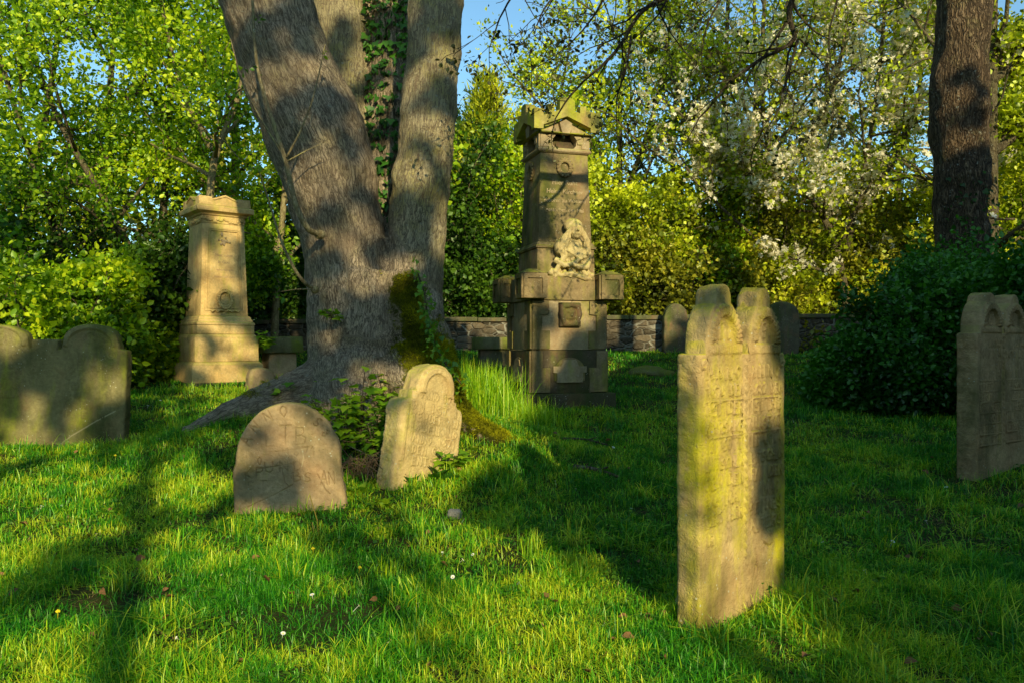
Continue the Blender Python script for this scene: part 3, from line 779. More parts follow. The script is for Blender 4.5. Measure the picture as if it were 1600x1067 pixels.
def extrude_poly(bm, pts, y0, y1, Mx=None):
    """polygon in x,z pushed from y0 to y1"""
    Mx = Mx or Matrix.Identity(4)
    a = [bm.verts.new(Mx @ Vector((x, y0, z))) for x, z in pts]; b = [bm.verts.new(Mx @ Vector((x, y1, z))) for x, z in pts]
    n = len(pts)
    f1 = bm.faces.new(a); f2 = bm.faces.new(b[::-1])
    for i in range(n): bm.faces.new((a[i], b[i], b[(i + 1) % n], a[(i + 1) % n]))
    f1.normal_update(); f2.normal_update()
    bmesh.ops.triangulate(bm, faces=[f1, f2], quad_method='BEAUTY', ngon_method='EAR_CLIP')

def moulding(name, mat, parent, prof):
    """square moulding: prof = [(half width, z)...]"""
    bm = bmesh.new(); rings = []
    for w, z in prof: rings.append([bm.verts.new((sx * w, sy * w, z)) for sx, sy in ((-1, -1), (1, -1), (1, 1), (-1, 1))])
    for a, b in zip(rings[:-1], rings[1:]):
        for i in range(4): bm.faces.new((a[i], a[(i + 1) % 4], b[(i + 1) % 4], b[i]))
    bm.faces.new(rings[0][::-1]); bm.faces.new(rings[-1])
    return bm_obj(name, bm, mat, parent, sharp=rad(25))

def ring_mb(c, R, r, nrm='y', lump=0, n=28, sq=1.0):
    mb = MB(); a = np.linspace(0, 2 * PI, n + 1)
    P = np.stack([c[0] + R * np.cos(a), np.full(n + 1, c[1]), c[2] + R * sq * np.sin(a)], 1)
    mb.tube(P, r, 8, cap=False)
    if lump:
        for t in np.linspace(0, 2 * PI, lump, endpoint=False):
            for o in (-.5, .5):
                mb.ell((c[0] + (R + o * r) * math.cos(t + o * .1), c[1] - r * .6, c[2] + (R + o * r) * sq * math.sin(t + o * .1)), (r * .7, r * .6, r * .7), nu=7, nv=5)
    return mb

def text_obj(name, body, size, loc, mat, parent, ext=.006, rotz=0, align='CENTER', tiltx=0, shear=0):
    cu = bpy.data.curves.new('txt', 'FONT'); cu.body = body; cu.size = size; cu.extrude = ext; cu.align_x = align; cu.shear = shear; cu.resolution_u = 3
    cu.offset = .0012
    o = bpy.data.objects.new('txt', cu); COL.objects.link(o)
    me = bpy.data.meshes.new_from_object(o.evaluated_get(bpy.context.evaluated_depsgraph_get()))
    bpy.data.objects.remove(o); bpy.data.curves.remove(cu)
    me.materials.clear(); me.materials.append(mat); me.name = name
    o = link(bpy.data.objects.new(name, me), parent); o.location = loc; o.rotation_euler = (PI / 2 + tiltx, 0, rotz); return o

# ---------------- tower monument
RZ = rad(17)
A0 = np.array([(830 - 800) / F * 9.75, 9.75])
OC = A0 + np.array([math.cos(RZ) - math.sin(RZ), math.sin(RZ) + math.cos(RZ)]) * .5
G0 = CAM_H + (HOR - 634) / F * 9.75
OB = empty('tower_monument', (OC[0], OC[1], G0), RZ, 'tall dark monument shaped like a castle tower, with a relief bust of a woman', 'monument')
FOOT.append((OC[0], OC[1], RZ, .58, .58))
zz = lambda py, d=9.9: CAM_H + (HOR - py) / F * d - G0
block('plinth', M['obel_dark'], OB, (1.20, 1.18, -.35, zz(614)))
lb = block('lower_block', M['obel_dark'], OB, (1.0, .99, zz(614), zz(547)), bev=.012)
bm = bmesh.new()
for k in range(4):                                   # scraped panels: pale scraped arch on each side, steps at the corners
    Mx = Matrix.Rotation(k * PI / 2, 4, 'Z'); z0, z1 = zz(612), zz(548)
    ap = [(-.2, z0 + .14)] + [(x, z) for x, z in arch_pts(0, .2, z1 - .24, .16, 12)] + [(.2, z0 + .14)]
    bm = bmesh.new(); extrude_poly(bm, ap, -.515, -.48, Mx); bm_obj('arched_panel', bm, M['obel_pale'] if k == 3 else M['obel'], lb)
bm = bmesh.new()
for k in range(4):
    Mx = Matrix.Rotation(k * PI / 2, 4, 'Z'); z0, z1 = zz(612), zz(548)
    for s_ in (-1, 1):
        p = [(s_ * .495, z0), (s_ * .495, z1), (s_ * .36, z1), (s_ * .36, z0 + .3), (s_ * .26, z0 + .3), (s_ * .26, z0)]
        bm = bmesh.new(); extrude_poly(bm, p, -.522, -.47, Mx); bm_obj('carved_trim', bm, M['obel'], lb)
    bm = bmesh.new(); extrude_poly(bm, [(-.17, z0 + .12), (-.17, z0 + .24), (-.22, z0 + .24), (-.22, z0 + .32), (-.12, z0 + .32), (-.08, z0 + .40), (.08, z0 + .40), (.12, z0 + .32), (.22, z0 + .32), (.22, z0 + .24), (.17, z0 + .24), (.17, z0 + .12)], -.528, -.50, Mx); bm_obj('carved_trim', bm, M['obel_pale'], lb)
mb_ = block('middle_block', M['obel_pale'], OB, (.98, .96, zz(547) + .004, zz(470)), bev=.012)
bm = bmesh.new()
for k in range(4):
    Mx = Matrix.Rotation(k * PI / 2, 4, 'Z'); z0, z1 = zz(546) + .012, zz(471)
    for s_ in (-1, 1):                               # interlocking quoins
        p = [(s_ * .487, z0), (s_ * .487, z1), (s_ * .27, z1), (s_ * .27, z1 - .16), (s_ * .36, z1 - .17), (s_ * .36, z0 + .22), (s_ * .26, z0 + .22), (s_ * .26, z0)]
        bm = bmesh.new(); extrude_poly(bm, p, -.512, -.46, Mx); bm_obj('quoin', bm, M['obel'], mb_)
# mask over the panel
mb = MB(); zc = zz(492)
mb.ell((0, -.52, zc), (.085, .07, .105)); mb.box((0, -.50, zc), (.14, .035, .15))
for s_ in (-1, 1):
    mb.ell((s_ * .03, -.585, zc + .03), (.018, .012, .012)); mb.tube([(s_ * .10, -.53, zc + .12), (s_ * .115, -.55, zc), (s_ * .09, -.55, zc - .1)], [.035, .04, .03], 7)
mb.ell((0, -.595, zc), (.015, .022, .03)); mb.ell((0, -.575, zc - .045), (.03, .015, .012)); mb.tube([(-.09, -.55, zc + .10), (0, -.575, zc + .12), (.09, -.55, zc + .10)], .032, 7)
for i in range(5): mb.ell((-.08 + .04 * i, -.54, zc - .11), (.03, .03, .035))
V, fl, _ = remesh(*mb.data(), .010, 1); np_obj('mask_relief', V, fl, M['obel_dark'], mb_)
# band with corner turrets
zb0, zb1 = zz(470) + .004, zz(432)
band = block('band', M['obel'], OB, (1.02, 1.01, zb0, zb1), bev=.01)
for sx, sy in ((-1, -1), (1, -1), (1, 1), (-1, 1)):
    c = (sx * .505, sy * .505); q = .145
    cb = block('corner_turret', M['obel'], OB, (q * 2, q * 2, zb0 + .008, zb1 + .02, dict(c=c)), (q * 2 + .012, .10, zb1 + .021, zb1 + .075, dict(c=c)), bev=.008)
    bm = bmesh.new(); zm, hz = (zb0 + zb1) / 2 + .012, (zb1 - zb0) / 2
    for k in range(4):                               # raised frame round a sunk square on every face
        Mx = Matrix.Translation((c[0], c[1], 0)) @ Matrix.Rotation(k * PI / 2, 4, 'Z')
        o1, i1 = q - .004, q - .05
        for p in ([(-o1, zm - hz), (-o1, zm + hz), (-i1, zm + hz), (-i1, zm - hz)], [(i1, zm - hz), (i1, zm + hz), (o1, zm + hz), (o1, zm - hz)],
                  [(-i1, zm + hz - .055), (-i1, zm + hz), (i1, zm + hz), (i1, zm + hz - .055)], [(-i1, zm - hz), (-i1, zm - hz + .05), (i1, zm - hz + .05), (i1, zm - hz)]):
            extrude_poly(bm, p, -q - .022, -q + .002, Mx)
    bm_obj('panel_frame', bm, M['obel'], cb)
# shaft
block('shaft_foot', M['obel'], OB, (.775, .765, zb1 + .002, zz(388)), bev=.008)
moulding('moulding', M['obel'], OB, [(.385, zz(388) + .002), (.40, zz(387)), (.405, zz(384)), (.385, zz(382)), (.38, zz(380)), (.365, zz(377))])
zs0, zs1 = zz(377) + .002, zz(236)
shaft = block('shaft', M['obel'], OB, (.715, .635, zs0, zs1), bev=.008)
def shaft_y(z): return -(.715 + (.635 - .715) * (z - zs0) / (zs1 - zs0)) / 2
zw = zz(258)
for k in range(4):
    w_ = ring_mb((0, 0, 0), .085, .028, lump=16, sq=1.1).build('wreath', M['obel'], shaft)
    Rm = Matrix.Rotation(k * PI / 2, 4, 'Z') @ Matrix.Translation((0, shaft_y(zw) - .008, zw)); w_.matrix_basis = Rm
for i, (tx, py, sz) in enumerate((('Hier Ruht', 283, .085), ('Heinr. Kirchner', 297, .077), ('geboren zu Wattens', 311, .068), ('gestorben den Mai', 326, .068))):
    z = zz(py); text_obj('inscription', tx, sz, (0, shaft_y(z) - .001, z - .02), M['obel_pale'], shaft, ext=.0035, tiltx=-.029, shear=.1)
moulding('cornice', M['obel_pale'], OB, [(.32, zs1 + .002), (.335, zz(235)), (.355, zz(233)), (.362, zz(231)), (.35, zz(229)), (.335, zz(227.5))])
# belfry storey with arched openings
zc0, ze, za = zz(227.5) + .002, zz(204), zz(182)
bel = block('belfry_core', M['obel_dark'], OB, (.44, .44, zc0, ze + .08), bev=0)
bm = bmesh.new(); hw = .325
for k in range(4):
    Mx = Matrix.Rotation(k * PI / 2, 4, 'Z'); yo = -.33 - .0015 * (k % 2)
    ar = [(-.12, zc0), (-.155, zc0 + .035), (-.16, zc0 + .10), (-.11, zc0 + .17), (0, zc0 + .19), (.11, zc0 + .17), (.16, zc0 + .10), (.155, zc0 + .035), (.12, zc0)]
    extrude_poly(bm, [(-hw, zc0)] + ar + [(hw, zc0), (hw, ze), (0, za), (-hw, ze)], yo, -.215, Mx)
bm_obj('belfry_wall', bm, M['obel_pale'], OB)
bm = bmesh.new()
for k in range(4):
    Mx = Matrix.Rotation(k * PI / 2, 4, 'Z')
    for j in range(8):                               # voussoirs
        if j in (3, 4): continue
        a0, a1 = PI - j * PI / 8 - .03, PI - (j + 1) * PI / 8 + .03
        P_ = lambda a, r: (r * math.cos(a), zc0 + .05 + r * .85 * math.sin(a))
        extrude_poly(bm, [P_(a0, .172), P_(a0, .25), P_(a1, .25), P_(a1, .172)], -.348, -.32, Mx)
    extrude_poly(bm, [(-.045, zc0 + .165), (-.085, za - .055), (0, za - .01), (.085, za - .055), (.045, zc0 + .165)], -.385, -.32, Mx)   # keystone
    for s_ in (-1, 1):
        extrude_poly(bm, [(s_ * .323, zc0), (s_ * .323, ze - .01), (s_ * .255, ze - .01), (s_ * .255, zc0 + .1), (s_ * .225, zc0 + .1), (s_ * .225, zc0)], -.343, -.32, Mx)
bm_obj('arch_stones', bm, M['obel_pale'], OB)
# crenellated gables
bm = bmesh.new(); HWp = .435; e0, a0 = zz(202), zz(180)
for k in range(4):
    Mx = Matrix.Rotation(k * PI / 2, 4, 'Z'); yo, yi = -HWp, -HWp + .12
    zl = lambda x: e0 + (a0 - e0) * (1 - abs(x) / HWp)       # underside of the rake
    pts = [(-HWp, zl(HWp)), (0, zl(0)), (HWp, zl(HWp))]
    solid, mer = .115, .115; up = []
    segs = [(-HWp, -.335, 1), (-.335, -.25, 0), (-.25, -.17, 1), (-.17, -.10, 0), (-.10, .10, 1), (.10, .17, 0), (.17, .25, 1), (.25, .335, 0), (.335, HWp, 1)]
    for x0, x1, m_ in segs[::-1]:
        if m_ and x0 < 0 < x1: up += [(x1, zl(x1) + solid), (x1, zl(0) + solid + mer * .75), (.05, zl(0) + solid + mer), (-.05, zl(0) + solid + mer), (x0, zl(0) + solid + mer * .75), (x0, zl(x0) + solid)]
        elif m_: zt_ = max(zl(x0), zl(x1)) + solid + mer * .8; up += [(x1, zt_), (x0, zt_)]
        else: up += [(x1, zl(x1) + solid), (x0, zl(x0) + solid)]
    b2 = bmesh.new(); s_ = 1 - .004 * (k % 2)
    extrude_poly(b2, [(x * s_, z - .003 * (k % 2)) for x, z in pts + up], yo - .003 * (k % 2), yi, None)
    bmesh.ops.transform(b2, matrix=Mx, verts=b2.verts[:]); t = bpy.data.meshes.new('t'); b2.to_mesh(t); b2.free(); bm.from_mesh(t); bpy.data.meshes.remove(t)
bm_obj('battlement', bm, M['obel_moss'], OB)
bm = bmesh.new()
for k in range(2):
    Mx = Matrix.Rotation(k * PI / 2, 4, 'Z'); extrude_poly(bm, [(-.40, e0 - .03), (0, a0 + .0 - .004 * k), (.40, e0 - .03)], -.325, .325, Mx)
bm_obj('roof', bm, M['obel_moss'], OB)
# relief bust of a woman with long curled hair over drapery
mb = MB(); z0 = zz(440); S_ = (zz(338) - zz(440)) / 1.0   # height of relief
ys = -.40
def P3(x, y, z): return (x, ys - y, z0 + z * S_)
rng = RS(12)
mb.ell(P3(.02, -.03, .42), (.21, .08, .36 * S_))                          # back slab
mb.ell(P3(.04, .11, .775), (.082, .080, .118)); mb.ell(P3(.03, .05, .86), (.125, .085, .095))   # head, crown of hair
mb.tube([P3(.035, .05, .70), P3(.03, .06, .60)], [.052, .07], 10)
mb.ell(P3(.02, .05, .50), (.15, .075, .17)); mb.ell(P3(.025, .085, .46), (.13, .06, .09))
mb.ell(P3(-.15, .05, .52), (.075, .075, .10)); mb.ell(P3(.19, .05, .52), (.075, .075, .10))
mb.tube([P3(.042, .178, .81), P3(.043, .205, .762)], [.010, .017], 7)      # nose
mb.ell(P3(.042, .183, .725), (.026, .013, .008)); mb.ell(P3(.041, .180, .710), (.022, .013, .008)); mb.ell(P3(.04, .165, .675), (.028, .022, .020))   # lips, chin
for s_ in (-1, 1):
    mb.tube([P3(.042 + s_ * .014, .178, .826), P3(.042 + s_ * .045, .172, .834), P3(.042 + s_ * .068, .148, .822)], .009, 6)      # brow
    mb.ell(P3(.042 + s_ * .036, .168, .800), (.017, .012, .008)); mb.ell(P3(.04 + s_ * .045, .150, .745), (.028, .022, .028))
rng = RS(12)
for s_ in (-1, 1):                                                       # parted wavy locks falling past the face to the breast
    for j in range(9):
        n_ = 12; ph = rng.uniform(0, 6); fx = .045 + .016 * j; end = rng.uniform(.36, .5)
        pts = [P3(.035 + s_ * (.012 + (.072 + .011 * j) * min(1, 1.9 * t + .15) + .035 * t * t) + .010 * math.sin(t * 13 + ph), .125 - .004 * j - .05 * math.exp(-((t - .0) / .1) ** 2) + .020 * math.sin(t * 3.1) + .008 * math.sin(t * 11 + ph), .945 - .008 * j - t * end - .03 * min(1, t * 5)) for t in np.linspace(0, 1, n_)]
        mb.tube(pts, np.linspace(.017, .012, n_), 6)
for j in range(7): mb.tube([P3(-.16 + .03 * j, .09, .56 - .02 * j), P3(-.06 + .025 * j, .135, .45 - .018 * j), P3(.06 + .02 * j, .13, .44 - .01 * j), P3(.20, .08, .56 - .035 * j)], .013, 6)
for j in range(9):                                                       # folds of the robe
    x = -.19 + .05 * j; pts = [P3(x * (.65 + .5 * t) + .02 * math.sin(t * 6 + j), .07 + .03 * math.sin(j * 1.7 + t * 3), .46 - .40 * t) for t in np.linspace(0, 1, 7)]
    mb.tube(pts, np.linspace(.024, .034, 7), 6)
mb.tube([P3(-.22, .07, .33), P3(-.12, .13, .24), P3(.0, .14, .27), P3(.10, .14, .36)], [.045, .04, .035, .028], 8)      # arms folded across
mb.tube([P3(.24, .06, .36), P3(.18, .13, .22), P3(.06, .145, .22), P3(-.02, .15, .26)], [.045, .04, .034, .026], 8)
for j in range(5): mb.tube([P3(-.01 - .012 * j, .155, .265 - .012 * j), P3(-.045 - .012 * j, .165, .28 - .014 * j)], [.009, .007], 5)
for j in range(13): mb.ell(P3(-.27 + .045 * j, .06 + .03 * math.sin(j * 2.1), .055 + .035 * math.sin(j * 1.9) + .012 * abs(j - 6)), (.042, .05, .038))   # cloud at the foot
mb.tube([P3(-.28, .06, .17), P3(-.16, .10, .09), P3(0, .11, .12), P3(.16, .11, .05), P3(.30, .06, .04)], .032, 7)
V, fl, _ = remesh(*mb.data(), .0065, 1); V[:, 0] += .04
np_obj('relief_bust', V, fl, M['relief'], OB)

# ---------------- pedestal monument on the left
RZ2 = rad(39)
A0 = np.array([(300 - 800) / F * 11.9, 11.9]); c_, s_ = math.cos(RZ2), math.sin(RZ2)
PC = A0 + np.array([c_ - s_, s_ + c_]) * .55
G1 = CAM_H + (HOR - 602) / F * 11.9
zz = lambda py, d=12.1: CAM_H + (HOR - py) / F * d - G1
PM = empty('pedestal_monument', (PC[0], PC[1], G1), RZ2, 'golden sandstone pedestal monument with a carved wreath and tapering shaft, before the leafy thicket', 'monument')
FOOT.append((PC[0], PC[1], RZ2, .58, .58))
block('footing', M['stone_dark'], PM, (1.22, 1.20, -.4, .03))
block('base', M['sand'], PM, (1.12, 1.09, .032, zz(570)), (1.09, 1.0, zz(570) - .001, zz(565)), bev=.012)
block('die', M['sand'], PM, (.99, .98, zz(565) + .002, zz(527)), (.98, .90, zz(527) - .001, zz(522)), bev=.012)
block('upper_step', M['sand'], PM, (.89, .885, zz(522) + .002, zz(508)), bev=.01)
moulding('base_moulding', M['sand'], PM, [(.44, zz(508) + .002), (.448, zz(507)), (.448, zz(504)), (.425, zz(502)), (.42, zz(499)), (.405, zz(497.5)), (.40, zz(495)), (.378, zz(493))])
zs0, zs1 = zz(493) + .002, zz(346)
sh2 = block('shaft', M['sand'], PM, (.735, .645, zs0, zs1), bev=.008)
def fy(z): return -(.735 + (.645 - .735) * (z - zs0) / (zs1 - zs0)) / 2
def slab_on_face(bm, pts, dy, k=0, back=.01):
    Mx = Matrix.Rotation(k * PI / 2, 4, 'Z'); a = [bm.verts.new(Mx @ Vector((x, fy(z) - dy, z))) for x, z in pts]; b = [bm.verts.new(Mx @ Vector((x, fy(z) + back, z))) for x, z in pts]
    n = len(pts); bm.faces.new(a); bm.faces.new(b[::-1])
    for i in range(n): bm.faces.new((a[i], b[i], b[(i + 1) % n], a[(i + 1) % n]))
bm = bmesh.new()
for (ins, w, dy) in ((.055, .03, .012), (.095, .016, .02)):
    zb, zt = zs0 + ins + .02, zs1 - ins; xb, xt = .3675 - ins - .002, .3225 - ins
    xa = lambda z: xb + (xt - xb) * (z - zb) / (zt - zb)
    for s_ in (-1, 1):
        p = [(s_ * xb, zb), (s_ * xt, zt), (s_ * (xt - w), zt), (s_ * (xb - w), zb)]; slab_on_face(bm, p, dy)
    slab_on_face(bm, [(-xt + w, zt), (xt - w, zt), (xa(zt - w) - w, zt - w), (-xa(zt - w) + w, zt - w)], dy)
    slab_on_face(bm, [(-xb + w, zb), (xb - w, zb), (xa(zb + w) - w, zb + w), (-xa(zb + w) + w, zb + w)], dy)
bm_obj('panel_frame', bm, M['sand'], sh2)
zw = zz(466)
mb = ring_mb((0, fy(zw) - .02, zw), .105, .026, lump=22, n=30, sq=1.28); w_ = mb.build('wreath', M['sand'], sh2)
mb = MB()
for s2 in (-1, 1):
    for j in range(9): mb.ell((s2 * (.03 + .021 * j), fy(zw - .19) - .02 - .012 * math.sin(j), zw - .185 + .012 * math.sin(j * 1.3)), (.022, .02, .014), nu=8, nv=6)
mb.build('leaf_spray', M['sand'], sh2)
mb = MB(); rng = RS(31)
for j in range(24): mb.ell((rng.normal(0, .045), fy(zz(372)) - .012, zz(372) + rng.normal(0, .06)), (.018, .016, .02), nu=8, nv=6)
V, fl, _ = remesh(*mb.data(), .008, 1); np_obj('rosette', V, fl, M['obel_pale'], sh2)
for tx, py, sz in (('Hier ruhet', 398, .062), ('in Gott', 409, .062), ('geboren am', 421, .055), ('gestorben den', 432, .055)):
    z = zz(py); text_obj('inscription', tx, sz, (0, fy(z) + .001, z), M['stone_brown'], sh2, ext=.003, tiltx=-.03)
fz = block('frieze', M['sand'], PM, (.655, .665, zs1 + .002, zz(334)), bev=.004)
mb = MB(); rng = RS(32); zf = (zs1 + zz(334)) / 2
for k in range(4):
    a = k * PI / 2; ca, sa = math.cos(a), math.sin(a)
    for j in range(34):
        t = -.31 + .62 * j / 33; sag = -.035 * math.sin(abs(t) / .31 * PI) + rng.normal(0, .012); x, y = t, -.335
        mb.ell((x * ca - y * sa, x * sa + y * ca, zf + sag + .01), (.02, .02, .018), nu=7, nv=5)
mb.build('garland', M['sand'], fz)
moulding('cap', M['sand'], PM, [(.335, zz(334) + .002), (.35, zz(333)), (.36, zz(331)), (.40, zz(329)), (.435, zz(327.5)), (.44, zz(325)), (.44, zz(321)), (.425, zz(319)), (.40, zz(318))])
bm = bmesh.new(); zp = zz(318) + .002
for k in range(4):
    Mx = Matrix.Rotation(k * PI / 2, 4, 'Z'); e_ = .002 * (k % 2)
    w1 = .40 - e_
    b2 = bmesh.new(); extrude_poly(b2, [(-w1, zp), (w1, zp), (w1 - .015, zp + .13 - e_), (w1 - .10, zp + .12 - e_), (w1 - .17, zp + .085), (0, zp + .17 - e_), (-w1 + .17, zp + .085), (-w1 + .10, zp + .12 - e_), (-w1 + .015, zp + .13 - e_)], -w1, -w1 + .20, None)
    extrude_poly(b2, [(-.2, zp + .075), (0, zp + .165), (.2, zp + .075), (.17, zp + .075), (0, zp + .14), (-.17, zp + .075)], -w1 - .016, -w1 + .01, None)
    bmesh.ops.transform(b2, matrix=Mx, verts=b2.verts[:]); t = bpy.data.meshes.new('t'); b2.to_mesh(t); b2.free(); bm.from_mesh(t); bpy.data.meshes.remove(t)
extrude_poly(bm, [(-.24, zp - .0005), (.24, zp - .0005), (0, zp + .14)], -.21, .21, None)
bm_obj('pediment', bm, M['sand'], PM)

# ---------------- small stones
def low_tomb(px, py, d, w, dep, hcap, hbase, rz, mcap, mbase, label):
    c = at(px, py, d); z = gz(c[0], c[1]); t = empty('low_tomb', (c[0], c[1], z), rz, label, 'tomb')
    block('pedestal', mbase, t, (w * .72, w * .7, -.2, hbase, dict(d0=dep * .75, d1=dep * .72)), bev=.015)
    block('cap_slab', mcap, t, (w, w * .99, hbase + .003, hbase + hcap, dict(d0=dep, d1=dep * .97)), bev=.025)
    FOOT.append((c[0], c[1], rz, w / 2, dep / 2)); return t
low_tomb(436, 575, 13.2, .66, .5, .27, .36, rad(36), M['moss_slab'], M['stone_brown'], 'low tomb with a thick mossy cap slab, beside the golden pedestal monument')
low_tomb(771, 560, 14.6, .75, .5, .22, .30, rad(10), M['moss_slab'], M['stone_dark'], 'low shaded tomb with a green mossy slab, before the wall beside the tower monument')
c = p2g(400, 610); tp = [(-.19, .2), (-.18, .24)] + arch_pts(0, .175, .24, .11, 18, 2.6)[1:-1] + [(.18, .25), (.19, .2)]
g_ = gravestone('gravestone', tp, .2, seed=81, step=.012, edge=.05, mat=M['stone_brown'], rough=.01, jag=.006)
stand(g_, (c[0] + .02, c[1] + .1, c[2] - .02), rad(32), rad(5), rad(-6), .38, .2); tag(g_, 'small pale rounded stub of a gravestone beside the golden pedestal monument', 'gravestone')
def rock(name, c, r, seed, mat, label, cat, group=None, flat=.7):
    mb = MB(); mb.ell((0, 0, 0), (1, 1, 1), nu=22, nv=14); V, fl = mb.data()
    V = V * (1 + (fbm(V * 1.4 + seed, 3, seed)[:, None] - .5) * .7) * np.array(r)
    o = np_obj(name, V, fl, mat); o.location = [float(v) for v in c]; tag(o, label, cat, group); return o
c = p2g(1020, 588); rock('mossy_slab', (c[0], c[1] + .2, c[2] + .04), (.40, .28, .13), 3, M['moss_slab'], 'fallen moss-covered slab lying in the lawn behind the near double stone', 'stone')
c = p2g(711, 808); rock('rock', (c[0], c[1], c[2] + .02), (.055, .045, .04), 5, M['pebble'], 'small grey rock in the grass in front of the stepped gravestone', 'rock')
c = p2g(1074, 965); rock('mossy_stump', (c[0] + .01, c[1] + .06, c[2] + .01), (.06, .05, .09), 8, M['stone_brown'], 'small rough clod at the foot of the near double stone', 'stump')

# ---------------- rubble wall
wl = MB(); n = 140; xs = np.linspace(-17, 17, n); rng = RS(3)
V = []; ht = 1.87 + (xs + 5) / 11.8 * .13 + (fbm(np.stack([xs * 1.5, 0 * xs, 0 * xs], 1), 3, 2) - .5) * .05
yb = 17.6 + (fbm(np.stack([xs * .8, 0 * xs, 0 * xs], 1), 2, 6) - .5) * .1
prof = [(-.23, 0, .3), (-.225, 0, .5), (-.22, 0, .75), (-.215, 0, 1.), (-.15, .005, 1.), (.15, .005, 1.), (.215, 0, 1.), (.23, 0, .3)]
for dy, dz, f in prof: V.append(np.stack([xs, yb + dy, np.where(f < .9, .4 + (ht - .4) * f, ht - .11) + dz], 1))
V = np.concatenate(V); idx = np.arange(len(V)).reshape(len(prof), n)
Q = np.stack([idx[:-1, :-1].ravel(), idx[:-1, 1:].ravel(), idx[1:, 1:].ravel(), idx[1:, :-1].ravel()], 1)
WL = np_obj('churchyard_wall', V, [Q], M['wall'], sharp=rad(40)); tag(WL, 'low dark rubble stone wall with pale mortar running along the back of the churchyard', 'wall')
x = -17
bm = bmesh.new()
while x < 16.6:
    w = rng.uniform(.6, 1.1); k = int(np.argmin(abs(xs - x - w / 2)))
    frustum(bm, w - .012, w - .02, ht[k] - .10 + rng.uniform(0, .01), ht[k] + rng.uniform(-.015, .01), d0=.52, d1=.5, c=(x + w / 2, yb[k] + rng.uniform(-.015, .015)), bev=.012); x += w
bm_obj('coping', bm, M['stone_dark'], WL)

# ================================================================== THE BIG FOUR-STEMMED TREE
def stem(pts):       # (py, centre px, radius px, depth)
    P = np.array([at(c, py, d) for py, c, r, d in pts]); R = np.array([r * d / F for py, c, r, d in pts])
    return P, R
STEMS = [
 stem([(760, 565, 190, 8.0), (690, 567, 138, 8.0), (640, 570, 114, 8.0), (600, 577, 101, 8.0), (550, 583, 95, 8.0), (490, 587, 92, 8.0), (430, 588, 87, 8.0)]),
 stem([(560, 565, 82, 7.95), (480, 552, 74, 7.92), (400, 540, 64, 7.9), (330, 527, 66, 7.88), (260, 510, 74, 7.86), (200, 488, 76, 7.84), (140, 463, 73, 7.82), (80, 438, 70, 7.8), (0, 416, 69, 7.76), (-100, 392, 62, 7.7), (-250, 350, 52, 7.6), (-450, 300, 36, 7.4), (-700, 230, 16, 7.2)]),
 stem([(540, 572, 70, 8.3), (430, 562, 52, 8.7), (300, 546, 47, 9.05), (150, 536, 46, 9.2), (0, 530, 46, 9.3), (-150, 526, 38, 9.3), (-400, 505, 26, 9.0), (-700, 480, 12, 9.1)]),
 stem([(540, 590, 60, 8.4), (420, 600, 45, 8.75), (280, 607, 38, 9.0), (120, 610, 35, 9.2), (0, 612, 34, 9.3), (-150, 618, 30, 9.5), (-400, 640, 22, 9.8), (-700, 650, 10, 10)]),
 stem([(560, 622, 72, 8.0), (480, 638, 52, 7.98), (400, 648, 44, 7.96), (300, 658, 43, 7.95), (200, 668, 43, 7.94), (100, 676, 43, 7.93), (0, 680, 42, 7.92), (-150, 688, 36, 7.9), (-400, 720, 26, 7.8), (-700, 760, 12, 7.6)]),
 # roots
 stem([(600, 520, 55, 7.85), (620, 468, 40, 7.7), (630, 420, 30, 7.6), (645, 368, 22, 7.5), (661, 322, 13, 7.42), (674, 285, 7, 7.35)]),
 stem([(480, 640, 50, 7.8), (540, 664, 40, 7.6), (598, 688, 28, 7.35), (638, 712, 19, 7.1), (668, 746, 16, 6.95), (690, 785, 12, 6.85), (704, 825, 6, 6.8)]),
 stem([(560, 640, 60, 7.6), (640, 664, 40, 7.35), (684, 705, 26, 7.1), (708, 745, 16, 6.9), (722, 775, 8, 6.75)]),
 stem([(590, 560, 70, 7.6), (650, 552, 52, 7.3), (690, 545, 34, 7.1), (715, 540, 14, 6.9)]),
]
mb = MB(); SP, ST, SR, SL = [], [], [], []
def densify(P, R, n):
    t = np.linspace(0, len(P) - 1, n); k = np.arange(len(P))
    # smooth (Catmull-like) by cubic through np.interp twice
    D = np.stack([np.interp(t, k, P[:, i]) for i in range(3)], 1); r = np.interp(t, k, R)
    for _ in range(3):
        D[1:-1] = .25 * D[:-2] + .5 * D[1:-1] + .25 * D[2:]; r[1:-1] = .25 * r[:-2] + .5 * r[1:-1] + .25 * r[2:]
    return D, r
for i, (P, R) in enumerate(STEMS):
    n = len(P) * 6; D, r = densify(P, R, n); mb.tube(D, r, 26)
    T = np.gradient(D, axis=0); T = unit_rows(T); L = np.concatenate([[0], np.cumsum(np.linalg.norm(np.diff(D, axis=0), axis=1))])
    SP.append(D); ST.append(T); SR.append(r); SL.append(L + i * 3.3)
V, fl, N = remesh(*mb.data(), .022, 3)
SPc = np.concatenate(SP); STc = np.concatenate(ST); SRc = np.concatenate(SR); SLc = np.concatenate(SL)
bark = np.zeros_like(V); pale = np.zeros(len(V)); SI = np.concatenate([np.full(len(p_), {2: .75, 3: .0, 4: .6}.get(i, 0.)) for i, p_ in enumerate(SP)])
